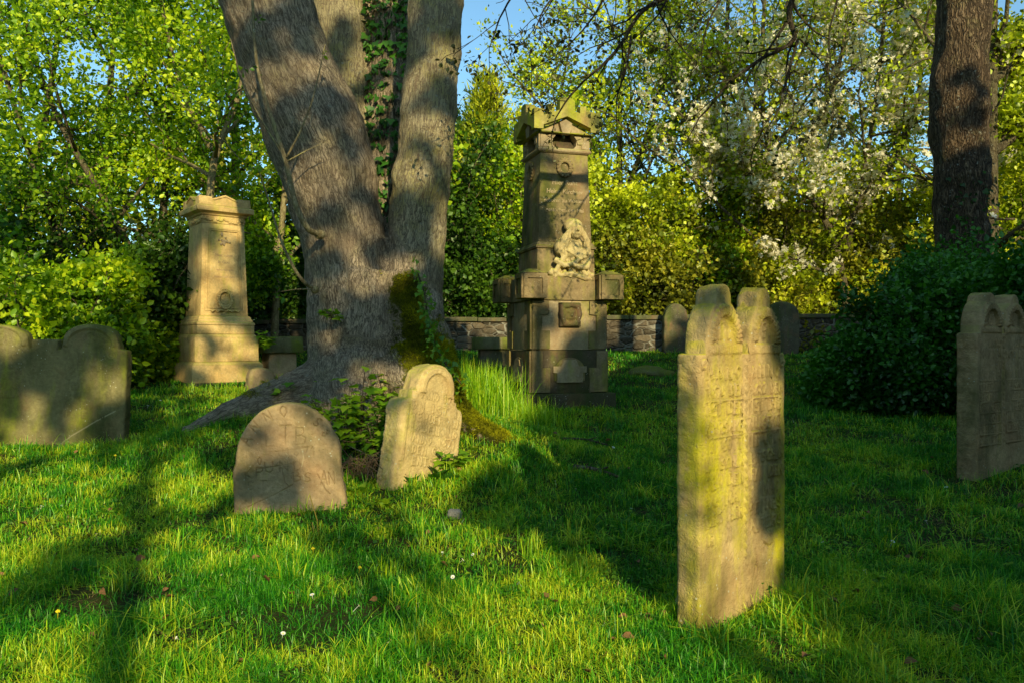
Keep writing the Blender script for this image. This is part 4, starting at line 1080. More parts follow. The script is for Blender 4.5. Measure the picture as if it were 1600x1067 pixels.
for a in range(0, len(V), 4000):
    v = V[a:a + 4000]; d = np.linalg.norm(v[:, None] - SPc[None], axis=2) / (SRc[None] + .05)
    k = d.argmin(1); q = v - SPc[k]; T = STc[k]; al = (q * T).sum(1); q = q - al[:, None] * T
    pale[a:a + 4000] = SI[k] * sstep(1.2, 2.6, v[:, 2])  # paints a sunlit look, with extra lichen, on two upper stems
    ref = np.where(abs(T[:, 2:3]) > .6, np.array([[0., 1., 0.]]), np.array([[0., 0., 1.]]))
    u = unit_rows(np.cross(T, ref)); w = np.cross(T, u)
    ang = np.arctan2((q * w).sum(1), (q * u).sum(1)); rr = np.maximum(.12, np.linalg.norm(q, axis=1))
    bark[a:a + 4000] = np.stack([rr * np.cos(ang), rr * np.sin(ang), SLc[k] + al], 1)
rg = fbm(bark * [26, 26, 3.0] + (fbm(bark * 5, 2, 3)[:, None] - .5) * 1.5, 2, 8); ridge = 1 - abs(2 * rg - 1) * 1.6
lump = fbm(V * [2.2, 2.2, 1.6], 4, 4) - .5
V2 = V + N * (ridge * .009 + lump * .10 + (fbm(V * 5, 3, 2) - .5) * .07)[:, None]
def near(p, r): return np.exp(-(((V - p) / r) ** 2).sum(1))
moss = .95 * near(at(632, 452, 7.45), (.16, .6, .20)) + .95 * near(at(640, 520, 7.4), (.20, .5, .30)) + near(at(690, 580, 7.4), (.32, .6, .35)) + 1.1 * near(at(740, 650, 7.1), (.4, .6, .28)) + 1.1 * near(at(790, 690, 6.8), (.35, .5, .25)) + .6 * near(at(640, 640, 7.3), (.25, .5, .2)) + .45 * near(at(420, 610, 7.6), (.35, .5, .12))
moss = np.clip(moss, 0, 1) * (.55 + .45 * sstep(-.3, .4, N[:, 2] + .4 * N[:, 0]))
BT = empty('sycamore_tree', (TREE[0], TREE[1], gz(*TREE)), 0, 'huge grey-barked tree with four stems dividing low above mossy spreading roots', 'tree')
tr = np_obj('trunk', V2, fl, M['bark_main'], None, attrs={'bark': bark, 'moss': moss, 'pale': pale}); tr.parent = BT; tr.matrix_parent_inverse = Matrix.Translation(-Vector(BT.location))
def child_world(o, root):
    o.parent = root; o.matrix_parent_inverse = Matrix.Translation(-Vector(root.location)); return o
FOOT_TREE = [(p[0], p[1], r * .95) for (P, R) in (STEMS[:1] + STEMS[5:]) for p, r in zip(P, R)]
rg_ = RS(66); kk = np.where((moss + (fbm(V2 * 13, 4, 19) - .5) * 1.5 > .56) & (V2[:, 2] > ground_z(V2[:, 0], V2[:, 1]) + .03))[0]; kk = np.repeat(kk, 9); Pm = V2[kk] + rg_.normal(0, .011, (len(kk), 3)); Dm = N[kk] + rg_.normal(0, .5, (len(kk), 3)) + [0, 0, .2]
mo = leaf_obj('moss', rg_, Pm, .024, M['moss_fuzz'], D=Dm, kind='needle', up=0, tone=fbm(Pm * 5, 4, 21)); child_world(mo, BT); mo['kind'] = 'stuff'
# epicormic shoots springing from the bark
def px_tube(pts, d, r0, r1, rng, seg=6):
    P = np.array([at(x, y, d if np.isscalar(d) else d[i]) for i, (x, y) in enumerate(pts)]); n = len(P) * 4
    D, _ = densify(P, np.ones(len(P)), n); return D, np.linspace(r0, r1, n)
mb = MB(); rng = RS(20)
D, r = px_tube([(500, 366), (482, 362), (462, 325), (450, 268), (446, 250), (428, 195), (406, 130), (397, 70), (394, -20)], [7.35, 7.18, 7.15, 7.15, 7.15, 7.15, 7.2, 7.2, 7.2], .030, .012, rng); mb.tube(D, r, 8)
D, r = px_tube([(447, 250), (425, 215), (395, 165), (375, 120), (360, 60)], 7.15, .012, .004, rng); mb.tube(D, r, 5)
D, r = px_tube([(448, 246), (470, 205), (488, 160), (500, 110), (508, 70)], 7.12, .012, .004, rng); mb.tube(D, r, 5)
D, r = px_tube([(450, 252), (480, 235), (510, 222)], 7.1, .008, .003, rng); mb.tube(D, r, 5)
mb.ell(at(500, 367, 7.34), (.05, .05, .045)); child_world(mb.build('shoot', M['bark_pale']), BT)
mb = MB(); D, r = px_tube([(492, 452), (478, 445), (462, 425), (447, 395), (436, 368), (425, 330), (404, 265)], [7.4, 7.25, 7.2, 7.2, 7.2, 7.2, 7.2], .020, .006, rng); mb.tube(D, r, 7)
D, r = px_tube([(487, 452), (465, 452), (438, 456)], 7.25, .007, .003, rng); mb.tube(D, r, 5)
mb.ell(at(492, 453, 7.38), (.04, .05, .04)); child_world(mb.build('shoot', M['bark_pale']), BT)
P = [at(397 + rng.normal(0, 8), y, 7.2) for y in (30, 35, 110, 125, 200, 255)] + [at(*c, 7.15) for c in ((372, 110), (360, 62), (505, 85), (438, 458), (405, 270), (412, 300))]
P = np.repeat(np.array(P), 3, 0) + rng.normal(0, .025, (36, 3)); child_world(leaf_obj('shoot_leaves', rng, P, .05, M['leaf_sprout']), BT)
# crown far above the frame
B = Brancher(RS(77), kids=(4, 3), ratios=(.55, .55), ang=(50, 50), start=.3); rng = RS(78)
for P, R in STEMS[1:5]: B.follow(densify(P[-4:], R[-4:], 9)[0], R[-3] * .5, 0)
V, fl = B.mb.data(); child_world(np_obj('crown_limbs', V, fl, M['bark_thin']), BT)
P, D = scatter_leaves(rng, B, 7, .25); child_world(leaf_obj('crown', rng, P, .13, M['leaf_fresh'], D=D, kind='maple'), BT)

# ivy on the shaded back stem and the root
rng = RS(23); D, r = densify(*STEMS[3], 60); Pl = []; Dl = []; mbv = MB()
for j in range(1300):
    t = rng.uniform(.22, .85); i = int(t * 59); a = rng.normal(-1.5, .85); p = D[i] + (r[i] + rng.uniform(.01, .07)) * np.array([math.cos(a), math.sin(a), 0]); Pl.append(p + rng.normal(0, .02, 3)); Dl.append((rng.normal(0, .4), -.5, -.8 + rng.normal(0, .3)))
for q in range(3):
    mbv.tube([D[i] + (r[i] + .012) * np.array([math.cos(-1.5 + .3 * math.sin(i * .2 + q * 2)), math.sin(-1.5 + .3 * math.sin(i * .2 + q * 2)), 0]) for i in range(8, 52)], .009, 5)
IV = empty('ivy', D[20], 0, 'dark green ivy climbing the shaded back stem of the four-stemmed tree', 'ivy')
o = leaf_obj('leaves', rng, np.array(Pl), .075, M['leaf_ivy'], D=np.array(Dl), kind='ivy', up=-.1, tilt=.4); child_world(o, IV)
child_world(mbv.build('vine', M['bark_thin']), IV)
Pl = []; mbv = MB(); path = [at(652, 425, 7.25), at(664, 462, 7.2), at(668, 500, 7.12), at(680, 540, 7.05), at(700, 575, 6.95), at(722, 600, 6.95)]
Dv, _ = densify(np.array(path), np.ones(6), 40); mbv.tube(Dv, .008, 5)
for j in range(260): i = rng.randint(40); Pl.append(Dv[i] + rng.normal(0, .045, 3) + [0, -.03, 0])
IV2 = empty('ivy', Dv[20], 0, 'bright trail of ivy hanging over the mossy fork and root of the big tree', 'ivy')
child_world(leaf_obj('leaves', rng, np.array(Pl), .045, M['leaf_sprout'], kind='ivy', D=np.stack([rng.normal(0, .5, 260), np.full(260, -.5), rng.normal(-.6, .3, 260)], 1), up=.1, tilt=.5), IV2); child_world(mbv.build('vine', M['bark_thin']), IV2)

# ================================================================== GROUND
def axis(lo, hi, fine_lo, fine_hi, fine, grow=1.18):
    a = list(np.arange(fine_lo, fine_hi, fine)); s_ = fine
    x = a[-1]
    while x < hi: s_ *= grow; x += s_; a.append(x)
    s_ = fine; x = a[0]; pre = []
    while x > lo: s_ *= grow; x -= s_; pre.append(x)
    return np.array(pre[::-1] + a)
gx, gy = axis(-260, 260, -9, 9, .09), axis(-60, 420, 1.5, 14, .09)
X, Y = np.meshgrid(gx, gy, indexing='ij'); Zg = ground_z(X.ravel(), Y.ravel())
idx = np.arange(X.size).reshape(X.shape)
Q = np.stack([idx[:-1, :-1].ravel(), idx[1:, :-1].ravel(), idx[1:, 1:].ravel(), idx[:-1, 1:].ravel()], 1)
tag(np_obj('ground', np.stack([X.ravel(), Y.ravel(), Zg], 1), [Q], M['soil']), kind='structure')

# ================================================================== GRASS
def in_foot(x, y, m=.01):
    k = np.zeros(len(x), bool)
    for fx, fy_, a, hw, hd in FOOT:
        dx, dy = x - fx, y - fy_; u = dx * math.cos(a) + dy * math.sin(a); v = -dx * math.sin(a) + dy * math.cos(a)
        k |= (abs(u) < hw + m) & (abs(v) < hd + m)
    for tx, ty, r in FOOT_TREE: k |= (x - tx) ** 2 + (y - ty) ** 2 < (r * .9) ** 2
    return k
def blades(rng, x, y, H, wid, hue, lean=.5, segs=3, ld=None):
    n = len(x); z = ground_z(x, y) - .008
    a = rng.uniform(0, 2 * PI, n) if ld is None else ld
    ln = np.stack([np.cos(a), np.sin(a), 0 * a], 1)
    wa = a + PI / 2 + rng.normal(0, .5, n); w = np.stack([np.cos(wa), np.sin(wa), 0 * a], 1)
    k = lean * np.abs(rng.normal(.85, .75, n))
    ts = (0, .42, .78, 1.) if segs == 3 else (0, .6, 1.)
    ws = (1., .85, .55, 0) if segs == 3 else (1., .7, 0)
    base = np.stack([x, y, z], 1); rows = []
    for t, q in zip(ts, ws):
        c = base + np.stack([0 * x, 0 * x, H * t * (1 - .38 * np.minimum(k, 1.4) * t)], 1) + ln * (H * k * t * t)[:, None]
        if q: rows += [c - w * (wid * q / 2)[:, None], c + w * (wid * q / 2)[:, None]]
        else: rows.append(c)
    m = len(rows); V = np.stack(rows, 1).reshape(-1, 3)
    b = np.arange(n)[:, None] * m
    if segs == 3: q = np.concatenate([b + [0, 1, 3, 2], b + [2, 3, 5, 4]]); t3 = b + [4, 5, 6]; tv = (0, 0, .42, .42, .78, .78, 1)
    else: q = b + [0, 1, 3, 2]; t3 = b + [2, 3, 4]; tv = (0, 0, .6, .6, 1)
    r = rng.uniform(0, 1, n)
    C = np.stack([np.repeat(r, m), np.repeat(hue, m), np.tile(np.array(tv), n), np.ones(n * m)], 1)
    return V, t3, q, C
rng = RS(50); GV, GT, GQ, GC, off = [], [], [], [], 0
def add_grass(n, y0, y1, hmul, wid, segs, cl):
    global off
    # uniform over the visible wedge with a margin for a step to either side
    yy = np.sqrt(rng.uniform(y0 ** 2, y1 ** 2, n // cl)); xx = rng.uniform(-1, 1, n // cl) * (.70 * yy + .9)
    x = np.repeat(xx, cl) + rng.normal(0, .022 + .004 * y0, n // cl * cl); y = np.repeat(yy, cl) + rng.normal(0, .022 + .004 * y0, n // cl * cl)
    ch = np.repeat(rng.uniform(.55, 1.25, n // cl), cl)
    q = np.stack([x, y, 0 * x], 1)
    big = fbm(q * .9, 3, 61); mid = fbm(q * 3.5, 3, 62)
    H = .060 * hmul * ch * (.30 + 1.4 * mid) * rng.uniform(.45, 1.3, len(x))
    tall = rng.uniform(0, 1, len(x)) < .03; H = np.where(tall, H * 1.9, H)
    dt = np.sqrt((x - TREE[0]) ** 2 + (y - TREE[1]) ** 2)
    bare = np.exp(-((x + 1.15) ** 2 + (y - 6.6) ** 2) / .45 ** 2) + .9 * sstep(.60, .70, fbm(q * 1.1 + 31, 4, 64)) + .7 * np.exp(-((x + 1.95) ** 2 + (y - 4.2) ** 2) / .3 ** 2)
    keep = ~in_foot(x, y) & (y < 17.35) & (rng.uniform(0, 1, len(x)) > .8 * bare) & (rng.uniform(0, 1, len(x)) > .75 * (dt < .95)) & (rng.uniform(0, 1, len(x)) < .45 + 1.2 * mid)
    hue = np.clip((.5 * fbm(q * 1.3, 3, 66) + .5 * fbm(q * 6, 2, 67) - .5) * 3.4 + .57 + np.repeat(rng.normal(0, .14, n // cl), cl), 0, 1)
    hue = np.clip(hue - .30 * sstep(.4, 2.6, x + .45 * (y - 3.5)) * (y < 17.5), 0, 1)          # darker, greener hue painted in to deepen the shade on the right
    x, y, H, hue = x[keep], y[keep], H[keep], hue[keep]
    V, t, qd, C = blades(rng, x, y, H, wid * rng.uniform(.6, 1.3, len(x)), hue, .9, segs)
    GV.append(V); GT.append(t + off); GQ.append(qd + off); GC.append(C); off += len(V)
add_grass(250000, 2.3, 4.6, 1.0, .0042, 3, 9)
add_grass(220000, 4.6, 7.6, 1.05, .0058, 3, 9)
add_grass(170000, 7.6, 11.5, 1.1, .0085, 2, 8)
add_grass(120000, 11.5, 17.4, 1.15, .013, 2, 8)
nt_ = 260; yy = np.sqrt(rng.uniform(2.5 ** 2, 9.5 ** 2, nt_)); xx = rng.uniform(-1, 1, nt_) * (.68 * yy + .6); x = np.repeat(xx, 34) + rng.normal(0, .035, nt_ * 34); y = np.repeat(yy, 34) + rng.normal(0, .035, nt_ * 34)
k = ~in_foot(x, y); hh_ = np.repeat(rng.uniform(.10, .21, nt_), 34) * rng.uniform(.5, 1.1, nt_ * 34); hu_ = np.repeat(rng.uniform(.35, 1, nt_), 34)
V, t, qd, C = blades(rng, x[k], y[k], hh_[k], rng.uniform(.0035, .007, k.sum()), hu_[k], .85, 3); GV.append(V); GT.append(t + off); GQ.append(qd + off); GC.append(C); off += len(V)
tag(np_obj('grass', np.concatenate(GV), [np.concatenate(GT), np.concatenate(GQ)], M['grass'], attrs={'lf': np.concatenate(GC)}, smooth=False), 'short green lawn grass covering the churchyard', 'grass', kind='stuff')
# dry thatch between the blades
n = 42000; yy = np.sqrt(rng.uniform(2.3 ** 2, 9 ** 2, n)); xx = rng.uniform(-1, 1, n) * (.7 * yy + .8); q = np.stack([xx, yy, 0 * xx], 1)
k = (fbm(q * 1.6, 3, 71) > .50) & ~in_foot(xx, yy); xx, yy = xx[k], yy[k]
V, t, qd, C = blades(rng, xx, yy, rng.uniform(.02, .05, len(xx)), rng.uniform(.003, .0045, len(xx)), rng.uniform(0, 1, len(xx)), 2.4, 2)
tag(np_obj('dry_thatch', V, [t, qd], M['dry'], attrs={'lf': C}, smooth=False), 'dry straw coloured blades lying in the lawn', 'dry grass', kind='stuff')
# clover and small broad leaves low in the turf
n = 26000; yy = np.sqrt(rng.uniform(2.3 ** 2, 10 ** 2, n)); xx = rng.uniform(-1, 1, n) * (.7 * yy + .8); q = np.stack([xx, yy, 0 * xx], 1)
k = (fbm(q * 2.1, 3, 75) > .52) & ~in_foot(xx, yy); xx, yy = xx[k], yy[k]
P = np.stack([xx, yy, ground_z(xx, yy) + rng.uniform(.008, .045, len(xx))], 1)
tag(leaf_obj('ground_cover', rng, P, .030, M['leaf_sprout'], kind='oval', up=1.2, tilt=.7, D=np.stack([rng.normal(size=len(xx)), rng.normal(size=len(xx)), .1 * rng.normal(size=len(xx))], 1)), 'small broad leaved plants low in the turf', 'ground cover', kind='stuff')

def tuft(px, py, n, h, spread, mat, label, cat='grass tuft', lean=.5, wid=.006, group=None, xy=None):
    c = p2g(px, py) if xy is None else np.array([xy[0], xy[1], gz(*xy)]); x = c[0] + rng.normal(0, spread[0], n); y = c[1] + rng.normal(0, spread[1], n)
    k = ~in_foot(x, y); x, y = x[k], y[k]
    V, t, qd, C = blades(rng, x, y, h * rng.uniform(.45, 1.1, len(x)), wid * rng.uniform(.6, 1.2, len(x)), rng.uniform(0, 1, len(x)), lean, 3)
    o = np_obj('grass_tuft', V - c, [t, qd], mat, attrs={'lf': C}, smooth=False); o.location = c; return tag(o, label, cat, group, 'stuff')
tuft(752, 632, 1500, .60, (.20, .22), M['long_grass'], 'tall sunlit grass clump growing between the mossy root and the tower monument', lean=.38, wid=.008, xy=(-.32, 8.55))
tuft(805, 655, 900, .30, (.32, .30), M['long_grass'], 'shorter sunlit grass fringe below the tall clump beside the tower monument', lean=.5, wid=.007, xy=(.05, 8.4))
tuft(830, 872, 60, .20, (.05, .05), M['long_grass'], 'upright tuft of grass at the edge of the shade, in front of the lawn hollow', lean=.5)
tuft(1062, 965, 170, .14, (.10, .05), M['long_grass'], 'fresh grass at the lit foot of the near double gravestone', lean=.6)
tuft(1290, 980, 110, .22, (.16, .12), M['grass'], 'loose shaded grass tuft to the side of the near double gravestone', lean=.9)
tuft(1560, 1000, 110, .24, (.2, .15), M['grass'], 'coarse shaded grass tuft in the near corner of the lawn', lean=.9)
tuft(610, 900, 60, .17, (.06, .05), M['long_grass'], 'bright grass tuft in the sunlit lawn before the low brown gravestone', lean=.6)
tuft(470, 800, 160, .13, (.2, .04), M['grass'], 'grass fringe along the foot of the low brown gravestone', lean=.7)
tuft(700, 745, 160, .13, (.18, .06), M['long_grass'], 'grass fringe along the foot of the stepped gravestone', lean=.7)
tuft(140, 705, 200, .15, (.5, .05), M['grass'], 'grass fringe along the foot of the wide olive gravestone', lean=.7)
tuft(1560, 765, 160, .14, (.25, .05), M['grass'], 'grass fringe along the foot of the grey double gravestone at the edge', lean=.7)
tuft(225, 1035, 90, .20, (.12, .07), M['grass'], 'long-bladed grass tuft in the dark shadow strip', lean=.8)
tuft(340, 612, 320, .16, (.55, .08), M['long_grass'], 'sunlit grass strip along the foot of the golden monument', lean=.6, wid=.009)

# ================================================================== SMALL PLANTS AND LITTER
def seedling(px, py, h, n, rng, label, dpt=None, leaf=.075, mat='leaf_sprout', kind='maple', spread=.14, group='leafy seedlings round the foot of the big tree'):
    c = p2g(px, py) if dpt is None else at(px, py, dpt)
    c = np.array([c[0], c[1], gz(c[0], c[1])]) if dpt is None else c
    mb = MB(); P, D = [], []
    for j in range(n):
        a = rng.uniform(0, 2 * PI); hh = h * rng.uniform(.55, 1.1); top = np.array([math.cos(a) * spread * rng.uniform(.3, 1.2), math.sin(a) * spread * .6 - .04, hh])
        pts = [np.zeros(3) + rng.normal(0, .02, 3) * [1, 1, 0], top * [.35, .35, .5] + rng.normal(0, .015, 3), top]
        Dn, _ = densify(np.array(pts), np.ones(3), 8); mb.tube(Dn, np.linspace(.005, .002, 8), 4)
        for t in np.linspace(.25, 1, 8):
            q = Dn[int(t * 7)]
            for s_ in (-1, 1):
                b = a + s_ * PI / 2 + rng.normal(0, .5); d = np.array([math.cos(b), math.sin(b), .25])
                e = q + d * rng.uniform(.02, .07); mb.tube([q, e], .0015, 3, cap=False); P.append(e); D.append(d * [1, 1, 0] + [0, 0, rng.normal(-.15, .25)])
    t_ = empty('seedling', c, 0, label, 'plant', group)
    mb.build('stem', M['bark_thin'], t_); leaf_obj('leaves', rng, np.array(P), leaf, M[mat], t_, D=np.array(D), kind=kind, up=.9, tilt=.45, tone=np.full(len(P), .55))
    return t_
rng = RS(90)
for px, py, h, n, lab in ((565, 690, .62, 9, 'tallest leafy maple seedling in the gap between the two gravestones under the big tree'),
                          (540, 705, .42, 7, 'bushy maple seedling directly behind the low brown gravestone'),
                          (600, 705, .46, 7, 'leafy maple seedling touching the stepped gravestone'),
                          (585, 722, .30, 6, 'short maple seedling above the dead brambles'),
                          (502, 668, .30, 4, 'thin maple seedling over the top of the low brown gravestone'),
                          (610, 660, .40, 6, 'maple seedling against the trunk behind the stepped gravestone'),
                          (440, 640, .34, 3, 'small maple seedling standing on the bare root'),
                          (520, 640, .30, 4, 'maple seedling growing at the bark of the trunk foot'),
                          (708, 735, .20, 3, 'short seedling beside the right edge of the stepped gravestone')):
    seedling(px, py, h, n, rng, lab)
seedling(520, 500, .09, 3, rng, 'sprig of leaves sprouting from the middle of the trunk', dpt=7.28, leaf=.06, spread=.10)
seedling(416, 545, .25, 5, rng, 'leafy sprout between the golden pedestal monument and its tomb', dpt=12.6, leaf=.09)
seedling(265, 590, .30, 6, rng, 'leafy sprout at the dark corner of the golden pedestal monument', leaf=.09)
def rosette_plant(px, py, n, leaf, rng, label, mat='leaf_ivy', group='broad-leaved weeds by the gravestones'):
    c = p2g(px, py); P = np.zeros((n, 3)) + rng.normal(0, .02, (n, 3)) * [1, 1, 0]; a = rng.uniform(0, 6.28, n)
    D = np.stack([np.cos(a), np.sin(a), rng.uniform(.3, 1.4, n)], 1)
    o = leaf_obj('dock_weed', rng, P, leaf, M[mat], D=D, kind='oval', up=.6, tilt=.3, tone=np.full(n, .5)); o.location = c; return tag(o, label, 'weed', group)
rosette_plant(690, 748, 16, .11, rng, 'broad dark dock leaves at the foot of the stepped gravestone', 'leaf_ivy')
rosette_plant(702, 722, 4, .20, rng, 'single upright dock leaf against the right edge of the stepped gravestone', 'leaf_sprout')
rosette_plant(640, 757, 16, .085, rng, 'low weed leaves before the stepped gravestone', 'leaf_ivy')
rosette_plant(560, 770, 18, .075, rng, 'low weed leaves between the two gravestones near the brambles', 'leaf_sprout')
rosette_plant(1185, 930, 14, .09, rng, 'dark weed leaves at the shaded foot of the near double gravestone', 'leaf_ivy')
rosette_plant(600, 790, 18, .07, rng, 'small leafy weed in the turf in front of the brambles', 'leaf_sprout')
rosette_plant(1505, 745, 12, .09, rng, 'pale weed leaves at the corner of the grey double gravestone', 'leaf_ivy')
# dead bramble stems between the stones
c = p2g(572, 745); mb = MB(); rng = RS(91)
for j in range(85):
    a = rng.uniform(0, 6.28); L = rng.uniform(.15, .42); p0 = np.array([rng.normal(0, .13), rng.normal(0, .10), 0]); d = np.array([math.cos(a), math.sin(a) * .7, 0])
    h = rng.uniform(.05, .22)
    pts = [p0, p0 + d * L * .3 + [0, 0, h], p0 + d * L * .7 + [0, 0, h * .9] + rng.normal(0, .03, 3), p0 + d * L + [0, 0, h * rng.uniform(.1, .6)]]
    Dn, _ = densify(np.array(pts), np.ones(4), 9); mb.tube(Dn, rng.uniform(.0015, .0045), 4)
o = mb.build('dead_bramble', simple('bramble_stem', (.20, .13, .07))); o.location = c; tag(o, 'tangle of dead brown bramble stems between the two gravestones', 'bramble')
for k, (pts, lab) in enumerate((([(628, 700), (600, 690), (560, 702), (520, 698)], 'pale bare twig arching beside the low brown gravestone'), ([(548, 705), (580, 725), (618, 742), (640, 738)], 'pale forked twig lying over the brambles'))):
    P = [p2g(*q) + [0, -.1, .06 + .03 * (i % 2)] for i, q in enumerate(pts)]; mb = MB(); Dn, _ = densify(np.array(P), np.ones(4), 14); mb.tube(Dn - P[0], .005, 5)
    o = mb.build('twig', M['bark_pale']); o.location = P[0]; tag(o, lab, 'twig')
for pts, lab, r in (([(896, 735), (930, 738), (965, 750)], 'brown fallen branch lying on the shaded lawn right of the big tree', .022), ([(880, 690), (915, 690), (950, 700)], 'thinner fallen branch on the shaded lawn behind the other one', .012), ([(10, 700), (40, 690), (90, 700)], 'pale stick lying at the foot of the wide olive gravestone', .008)):
    P = np.array([p2g(*q) + [0, 0, .03] for q in pts]); Dn, _ = densify(P, np.ones(3), 12); mb = MB(); mb.tube(Dn - P[0], np.linspace(r, r * .5, 12), 7); mb.tube([Dn[6] - P[0], Dn[6] - P[0] + [.08, -.06, .03]], r * .4, 5)
    o = mb.build('fallen_branch', M['bark_thin']); o.location = P[0]; tag(o, lab, 'branch')
# snapped yellow stalk before the low stone
c = p2g(498, 842); mb = MB(); mb.tube([(0, 0, 0), (-.01, 0, .12), (-.055, 0, .27)], [.004, .0035, .003], 5); mb.tube([(-.03, .02, 0), (-.045, .02, .10)], .003, 4)
o = mb.build('dry_stalk', simple('stalk', (.42, .30, .05))); o.location = c; tag(o, 'bent yellow dry stalk standing in front of the low brown gravestone', 'stalk')
# daisies, dandelions, dead leaves, one by one
rng = RS(93)
def daisy_mesh():
    mb = MB(); n = 11
    for j in range(n):
        a = j * 2 * PI / n; d = np.array([math.cos(a), math.sin(a), .25]); w = np.array([-math.sin(a), math.cos(a), 0]) * .0035
        mb.add(np.array([d * .003 - w * .6, d * .012 - w, d * .0155, d * .012 + w, d * .003 + w * .6]) + [0, 0, .05], [(0, 1, 4), (1, 3, 4), (1, 2, 3)])
    mb.tube([(0, 0, 0), (0, 0, .05)], .0012, 4); return mb
dm = daisy_mesh(); V, fl = dm.data(); dme = np_mesh('daisy', V, fl, M['white'], smooth=False); dye = MB(); dye.ell((0, 0, .053), (.0045, .0045, .003), nu=8, nv=5); V, fl = dye.data(); yme = np_mesh('flower_centre', V, fl, M['yellow'])
spots = [(p_[0], p_[1]) for p_ in ((550, 957), (710, 905), (716, 880), (655, 955), (282, 1000), (440, 1000), (490, 940), (720, 818), (690, 870), (742, 872), (95, 795), (150, 840), (870, 760), (900, 770), (985, 800), (1010, 745), (955, 705), (1290, 855), (1300, 690), (1355, 900), (1390, 855), (1240, 660), (1005, 560), (1015, 565), (990, 555), (1160, 640), (1450, 820), (1480, 770), (300, 720), (250, 690), (60, 800), (350, 905), (820, 920), (600, 1010), (940, 980), (1330, 760), (1425, 700), (905, 700), (230, 640), (250, 630))]
first = None
for px, py in spots:
    c = p2g(px, py); root = bpy.data.objects.new('daisy', dme); COL.objects.link(root); ce = bpy.data.objects.new('flower_centre', yme); link(ce, root)
    root.location = c; root.rotation_euler = (rng.normal(0, .3) + .35, rng.normal(0, .3), rng.uniform(0, 6)); k = rng.uniform(.5, .85) * (1 + .06 * max(0, c[1] - 4)); root.scale = (k, k, k)
    tag(root, 'tiny white daisy in the lawn grass', 'flower', 'daisies in the lawn')
mb = MB()
for j in range(16):
    a = j * 2.4; r = .004 + .010 * (j / 16) ** .5; mb.ell((r * math.cos(a) * .7, r * math.sin(a) * .7, .06 - r * .3), (.003, .003, .003), nu=6, nv=4)
mb.tube([(0, 0, 0), (0, 0, .068)], .0015, 4); V, fl = mb.data(); dan = np_mesh('dandelion', V, fl, M['yellow'])
for px, py in ((362, 820), (560, 900), (490, 870), (90, 970), (1255, 560), (180, 720), (650, 665), (1050, 880)):
    o = bpy.data.objects.new('dandelion', dan); COL.objects.link(o); o.location = p2g(px, py); o.rotation_euler = (.3, rng.normal(0, .2), 0); tag(o, 'small yellow dandelion head in the lawn grass', 'flower', 'dandelions in the lawn')
V0, T0 = _shape('oval'); Vd = V0 * .055; Vd[:, 2] += .02 * np.sin(Vd[:, 1] * 60) * .4; dl = np_mesh('dead_leaf', Vd, [T0], M['deadleaf'], smooth=False)
for k in range(110):
    px, py = rng.uniform(0, 1600), rng.uniform(640, 1060)
    if 1040 < px < 1240 and py < 990: continue
    c = p2g(px, py)
    if in_foot(np.array([c[0]]), np.array([c[1]]))[0]: continue
    o = bpy.data.objects.new('dead_leaf', dl); COL.objects.link(o); o.location = c + [0, 0, .03]; o.rotation_euler = (rng.normal(0, .5), rng.normal(0, .5), rng.uniform(0, 6)); s_ = rng.uniform(.6, 1.1); o.scale = (s_, s_, s_)
    tag(o, 'small brown dead leaf lying in the grass', 'leaf', 'dead leaves in the lawn')

# ================================================================== TREES AND SHRUBS
def tree_from(name, cat, label, base, paths, r0, rng, leafmat, barkmat, per, spread, lsize, kids=(6, 5), ratios=(.42, .5), ang=(50, 50), start=.25, kind='diamond', group=None, up=(.05, .04, .0), blossom=None, taper=.35, minr=.004, taps=1.):
    """paths: list of polylines (world points); the first springs from the base."""
    B = Brancher(rng, kids=kids, ratios=ratios, ang=ang, up=up, start=start, minr=minr)
    t = empty(name, base, 0, label, cat, group)
    for i, P in enumerate(paths):
        P = np.array(P, float); D, _ = densify(P, np.ones(len(P)), max(6, len(P) * 2)); B.follow(D - base, r0 * (1 if i == 0 else .7), 0, taper)
    V, fl = B.mb.data(); np_obj('trunk', V, fl, M[barkmat], t)
    P, D = scatter_leaves(rng, B, per, spread, .7, base[0])
    tone = fbm((P + base) * 1.1 + 50, 3, 3)
    leaf_obj('crown', rng, P, lsize, M[leafmat], t, D=D, kind=kind, up=.25, tone=tone)
    if blossom:
        A = np.array(B.anch); k = rng.uniform(0, 1, len(A)) < blossom; A = np.repeat(A[k], 16, 0); P = A + rng.normal(0, .085, A.shape)
        leaf_obj('blossom', rng, P, .105, M['petal'], t, kind='petal', up=.2, tone=np.full(len(P), .5))
    return t
def pxpath(pts, d): return [at(x, y, d if np.isscalar(d) else d[i]) for i, (x, y) in enumerate(pts)]
def gbase(px, d):
    x = (px - 800) / F * d; return np.array([x, d, gz(x, d) - .05])

